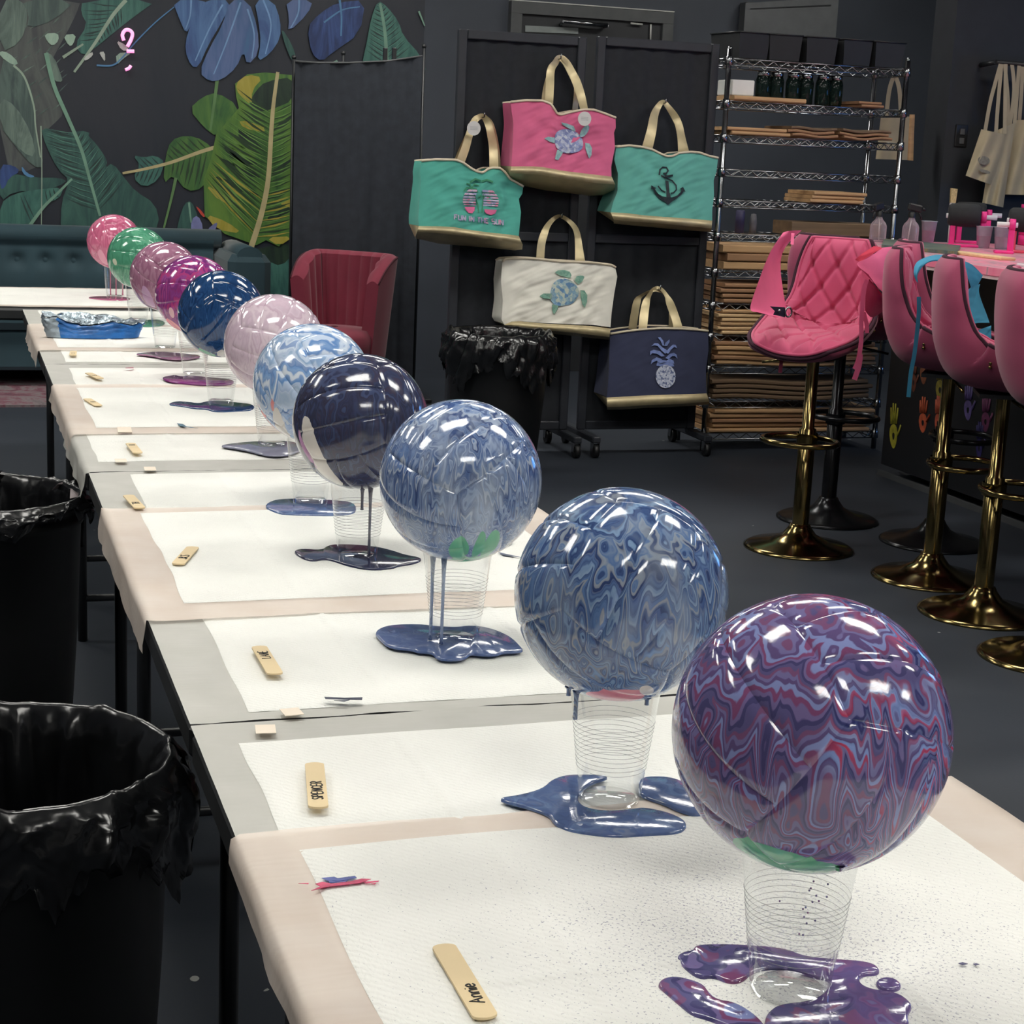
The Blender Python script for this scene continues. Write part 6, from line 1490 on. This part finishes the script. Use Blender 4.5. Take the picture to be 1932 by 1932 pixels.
def make_stool(loc, rz, lb, metal, seat_z=.745):
    r = thing('bar_stool', loc, lb, 'bar stool', 'rose velvet bar stools at the bar', rz)
    up = np.array([0, 0, seat_z])
    def put(m): m.v = [tuple(np.array(q) + up) for q in m.v]; return m
    put(MB().grid(cush, 84, 116)).build('tufted_cushion', VEL, r)
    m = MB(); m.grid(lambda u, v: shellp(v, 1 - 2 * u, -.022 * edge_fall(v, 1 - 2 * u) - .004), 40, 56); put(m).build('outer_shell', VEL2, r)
    rim = [shellp(s_ / 40, 1, .004) for s_ in range(41)] + [shellp(1, 1 - 2 * k / 20, .004) for k in range(1, 21)] + [shellp(1 - s_ / 40, -1, .004) for s_ in range(1, 41)] + [shellp(0, -1 + 2 * k / 20, .004) for k in range(1, 20)]
    put(MB().tube(rim, .007, 8, closed=True)).build('dark_seam', GAP, r)
    rim2 = [shellp(s_ / 40, .985, .018) for s_ in range(41)] + [shellp(1 - .0 * k, .985 - 1.97 * k / 20, .018) for k in range(1, 21)] + [shellp(1 - s_ / 40, -.985, .018) for s_ in range(1, 41)] + [shellp(0, -.985 + 1.97 * k / 20, .018) for k in range(1, 20)]
    put(MB().tube(rim2, .006, 8, closed=True)).build('piping', VEL, r)
    m = MB(); m.lathe([(.20, 0), (.20, .006), (.185, .014), (.11, .028), (.062, .052), (.042, .078), (.036, .09), (.03, .092)], 48, cap0=True); m.build('base', metal, r)
    m = MB(); m.lathe([(.030, .088), (.030, .44), (.022, .445), (.022, seat_z - .05)], 20); m.build('pole', metal, r)
    m = MB(); m.lathe([(.001, seat_z - .062), (.075, seat_z - .058), (.085, seat_z - .045)], 20); m.box((0, 0, seat_z - .052), (.17, .17, .012)); m.build('seat_mount', BLKM, r)
    m = MB(); R_ = .135; ring = [(R_ * math.sin(a), .075 + R_ * math.cos(a) * .85, .405) for a in [2 * PI * k / 40 for k in range(40)]]
    m.tube(ring, .0105, 10, closed=True); m.lathe([(.038, .385), (.038, .425)], 20); m.build('footrest', metal, r)
    m = MB(); m.tube([(.05, .02, seat_z - .065), (.17, .06, seat_z - .085)], .005, 8); m.build('height_lever', metal, r)
    for sx in (-1, 1):
        a = shellp(.56, sx, -.004) + up; m = MB()
        for k in range(5): m.ball(a + np.array([sx * .006, 0, -.012 * k]), .006 if k != 1 else .004, 8, 6)
        m.build('zip_pull', GOLD, r)
    return r
def face(dx, dy): return math.atan2(dy, dx) - PI / 2
s1 = make_stool(tuple(hz(1506, 1034, 0)), face(-.74, -.67), 'rose velvet tufted bar stool facing the viewer, pink apron over its back', GOLD, .755)
p2, p3, p4 = hz(1754, 1091, 0), hz(1851, 1158, 0), hz(1976, 1242, 0)
s2 = dup(s1, p2, 'rose velvet bar stool with a blue apron over its back', face(.80, -.60))
s3 = dup(s1, p3, 'rose velvet bar stool at the right picture edge, seen from behind', face(.90, -.44))
s4 = dup(s1, p4, 'gold based bar stool mostly beyond the right picture edge', face(.9, -.4))
BLKCH = pmat('black_chrome', col(30, 31, 34), .22, metal=.6, var=.1)
p0 = hz(1560, 980, 0); pX = (3.48, 5.40, 0)
def blackstool(p, rz, lb):
    r = dup(s1, p, lb, rz)
    for c in kids(r):
        if c.name.split('.')[0] in ('base', 'pole', 'footrest', 'height_lever'): recolor(c, BLKCH)
    return r
sX = blackstool(pX, face(.96, -.28), 'rose velvet bar stool on a black pole between the two apron stools')
s0 = blackstool(p0, face(.7, .5), 'rose velvet bar stool on a black pole, hidden behind the tufted one')

# ------------------------------------------------------------------ aprons thrown over the stools
APK = pmat('apron_pink', col(226, 102, 144), .85, var=.07, vscale=7, bump=.25, bscale=350, bdist=.0005); APB = pmat('apron_blue', col(58, 142, 176), .85, var=.1, vscale=7, bump=.25, bscale=350, bdist=.0005); APR = pmat('apron_red', col(196, 40, 70), .8); APD = pmat('apron_lining_dark', col(44, 40, 62), .9)
def P3(u, v, y): return hy(u, v, y)
def sheet(m, rows, nu=16, nv=10, th=.004, wr=.004, sd=0):
    """cloth through rows of (u,v,y) points (picture point with its real distance), smooth both ways"""
    R_ = [[(q[0], q[1], q[2] * 100) for q in row] for row in rows]
    U = [catmull(row, nu) for row in R_]; N = len(U[0])
    V = [catmull([row[i] for row in U], nv) for i in range(N)]; Mv = len(V[0])
    def f(i, j, k):
        q = V[i][j]; return hy(q[0], q[1], q[2] / 100 + wr * hn(i * .5 + sd, j * .6) + k)
    m.grid(lambda u, v: f(int(round(u * (N - 1))), int(round((1 - v) * (Mv - 1))), 0), N - 1, Mv - 1)
    m.grid(lambda u, v: f(int(round((1 - u) * (N - 1))), int(round((1 - v) * (Mv - 1))), th), N - 1, Mv - 1)
T1 = 320 / 1932
def A(x, y, d): return (1380 + x * T1, 420 + y * T1, d)
y1 = s1.location[1]; yb_ = y1 + .02
r = thing('apron', P3(1600, 520, yb_), 'bright pink apron draped over the back of the tufted stool', 'apron'); o3 = np.array(r.location)
m = MB(); sheet(m, [[A(590, 110, yb_ + .05), A(680, 92, yb_ + .06), A(800, 88, yb_ + .10)], [A(440, 340, yb_ - .06), A(540, 300, yb_ + .02), A(610, 290, yb_ + .05)], [A(320, 640, yb_ - .16), A(450, 600, yb_ - .06), A(560, 520, yb_ + .03)], [A(215, 970, yb_ - .26), A(420, 1000, yb_ - .15), A(620, 960, yb_ - .03)], [A(300, 1020, yb_ - .28), A(470, 1060, yb_ - .18), A(660, 1080, yb_ - .08)]], 6, 6); m.build('apron_left_panel', APK, r, o3)
m = MB(); sheet(m, [[A(1720, 285, yb_ - .10), A(1850, 275, yb_ - .05), A(2010, 300, yb_ + .00)], [A(1560, 400, yb_ - .22), A(1720, 430, yb_ - .16), A(1900, 430, yb_ - .06)], [A(1430, 470, yb_ - .29), A(1640, 640, yb_ - .25), A(1860, 620, yb_ - .14)], [A(1560, 590, yb_ - .31), A(1670, 740, yb_ - .29), A(1790, 850, yb_ - .22)]], 6, 6); m.build('apron_bib', APK, r, o3)
m = MB(); sheet(m, [[A(1570, 640, yb_ - .28), A(1680, 770, yb_ - .26), A(1770, 870, yb_ - .20)], [A(1530, 800, yb_ - .29), A(1650, 870, yb_ - .26), A(1775, 930, yb_ - .19)], [A(1520, 1000, yb_ - .29), A(1600, 1080, yb_ - .25), A(1730, 1010, yb_ - .18)]], 6, 6); m.build('apron_skirt', APK, r, o3)
m = MB(); sheet(m, [[A(1620, 268, yb_ - .12), A(1680, 275, yb_ - .10), A(1720, 290, yb_ - .10)], [A(1480, 360, yb_ - .22), A(1560, 350, yb_ - .20), A(1620, 350, yb_ - .18)], [A(1410, 420, yb_ - .26), A(1440, 440, yb_ - .25), A(1480, 440, yb_ - .25)]], 5, 5); m.build('red_lining', APR, r, o3)
m = MB(); strap(m, [A(1545, 650, 0)[:2], A(1505, 780, 0)[:2], A(1490, 1000, 0)[:2], A(1480, 1120, 0)[:2], A(1480, 1300, 0)[:2], A(1470, 1420, 0)[:2], A(1440, 1580, 0)[:2], A(1400, 1670, 0)[:2]], 8.5, (yb_ - .32, yb_ - .34)); strap(m, [A(1510, 1030, 0)[:2], A(1540, 1160, 0)[:2], A(1545, 1260, 0)[:2]], 8, (yb_ - .31, yb_ - .32)); strap(m, [A(1470, 1500, 0)[:2], A(1450, 1640, 0)[:2], A(1400, 1790, 0)[:2]], 10, (yb_ - .34, yb_ - .34)); m.build('apron_tie', APK, r, o3)
m = MB(); strap(m, [A(700, 120, 0)[:2], A(695, 190, 0)[:2], A(690, 250, 0)[:2]], 6, (yb_ + .04, yb_)); m.build('neck_loop', APK, r, o3)
m = MB(); q = [P3(*A(x, y, yb_ - .24)) for x, y in ((445, 955), (610, 965), (612, 1080), (480, 1050), (500, 1010))]; m.slab(q[::-1], (0, .004, 0)); m.build('dark_pocket', APD, r, o3)
m = MB(); a = P3(*A(650, 1020, yb_ - .245)); m.tube([a + np.array([.012 * math.cos(t), 0, .016 * math.sin(t)]) for t in [2 * PI * k / 14 for k in range(14)]], .0035, 6, closed=True); m.ball(P3(*A(545, 1005, yb_ - .25)), .006, 8, 6); m.build('clip_ring', STEEL, r, o3)
m = MB(); strap(m, [A(575, 1460, 0)[:2], A(570, 1560, 0)[:2], A(555, 1710, 0)[:2]], 7, (y1 - .1, y1 - .1)); m.build('hanging_tie', pmat('tie_dark_red', col(128, 44, 70), .85), r, o3)
# blue apron
T2 = 242 / 1612
def B_(x, y, d): return (1690 + x * T2, 470 + y * T2, d)
y2 = s2.location[1] - .06
r = thing('apron', P3(1800, 520, y2 + .02), 'blue apron hanging over the back of the second stool from the right', 'apron'); o3 = np.array(r.location)
m = MB(); sheet(m, [[B_(255, 400, y2 - .17), B_(225, 300, y2 - .16), B_(260, 170, y2 - .13), B_(400, 95, y2 - .10), B_(570, 70, y2 - .04), B_(760, 120, y2 + .06), B_(950, 190, y2 + .12), B_(1095, 330, y2 + .16)],
                     [B_(275, 420, y2 - .19), B_(260, 300, y2 - .18), B_(320, 200, y2 - .16), B_(450, 140, y2 - .13), B_(620, 135, y2 - .07), B_(780, 190, y2 + .02), B_(900, 280, y2 + .08), B_(1050, 420, y2 + .14)],
                     [B_(282, 420, y2 - .19), B_(275, 330, y2 - .18), B_(340, 220, y2 - .16), B_(450, 158, y2 - .13), B_(630, 160, y2 - .07), B_(800, 220, y2 + .02), B_(890, 330, y2 + .06), B_(970, 560, y2 + .12)]], 6, 6, wr=.003); m.build('apron_body', APB, r, o3)
m = MB(); sheet(m, [[B_(880, 540, y2 + .03), B_(960, 470, y2 + .08), B_(1060, 440, y2 + .13)], [B_(900, 700, y2 + .03), B_(980, 640, y2 + .08), B_(1050, 560, y2 + .12)], [B_(870, 930, y2 + .0), B_(1000, 830, y2 + .05), B_(1150, 840, y2 + .12)], [B_(860, 1000, y2 - .01), B_(1020, 930, y2 + .04), B_(1180, 930, y2 + .1)]], 6, 6, wr=.006); m.build('apron_fold', APB, r, o3)
m = MB(); sheet(m, [[B_(850, 1090, y2 - .03), B_(1000, 1030, y2 + .0), B_(1200, 960, y2 + .06)], [B_(900, 1200, y2 - .04), B_(1030, 1180, y2 - .01), B_(1200, 1100, y2 + .05)], [B_(850, 1320, y2 - .05), B_(1040, 1330, y2 - .03), B_(1210, 1320, y2 + .03)]], 6, 6, wr=.012); m.build('apron_skirt', APB, r, o3)
m = MB(); sheet(m, [[B_(840, 1120, y2 - .045), B_(960, 1110, y2 - .02), B_(1020, 1150, y2)], [B_(830, 1260, y2 - .06), B_(930, 1240, y2 - .04), B_(1060, 1300, y2 - .02)], [B_(840, 1320, y2 - .06), B_(950, 1325, y2 - .045), B_(1040, 1335, y2 - .03)]], 5, 5); m.build('dark_lining', APD, r, o3)
m = MB(); strap(m, [B_(290, 600, 0)[:2], B_(290, 800, 0)[:2], B_(262, 1100, 0)[:2], B_(230, 1350, 0)[:2], B_(190, 1560, 0)[:2], B_(160, 1860, 0)[:2]], 8, (y2 - .20, y2 - .20)); m.build('apron_tie', APB, r, o3)
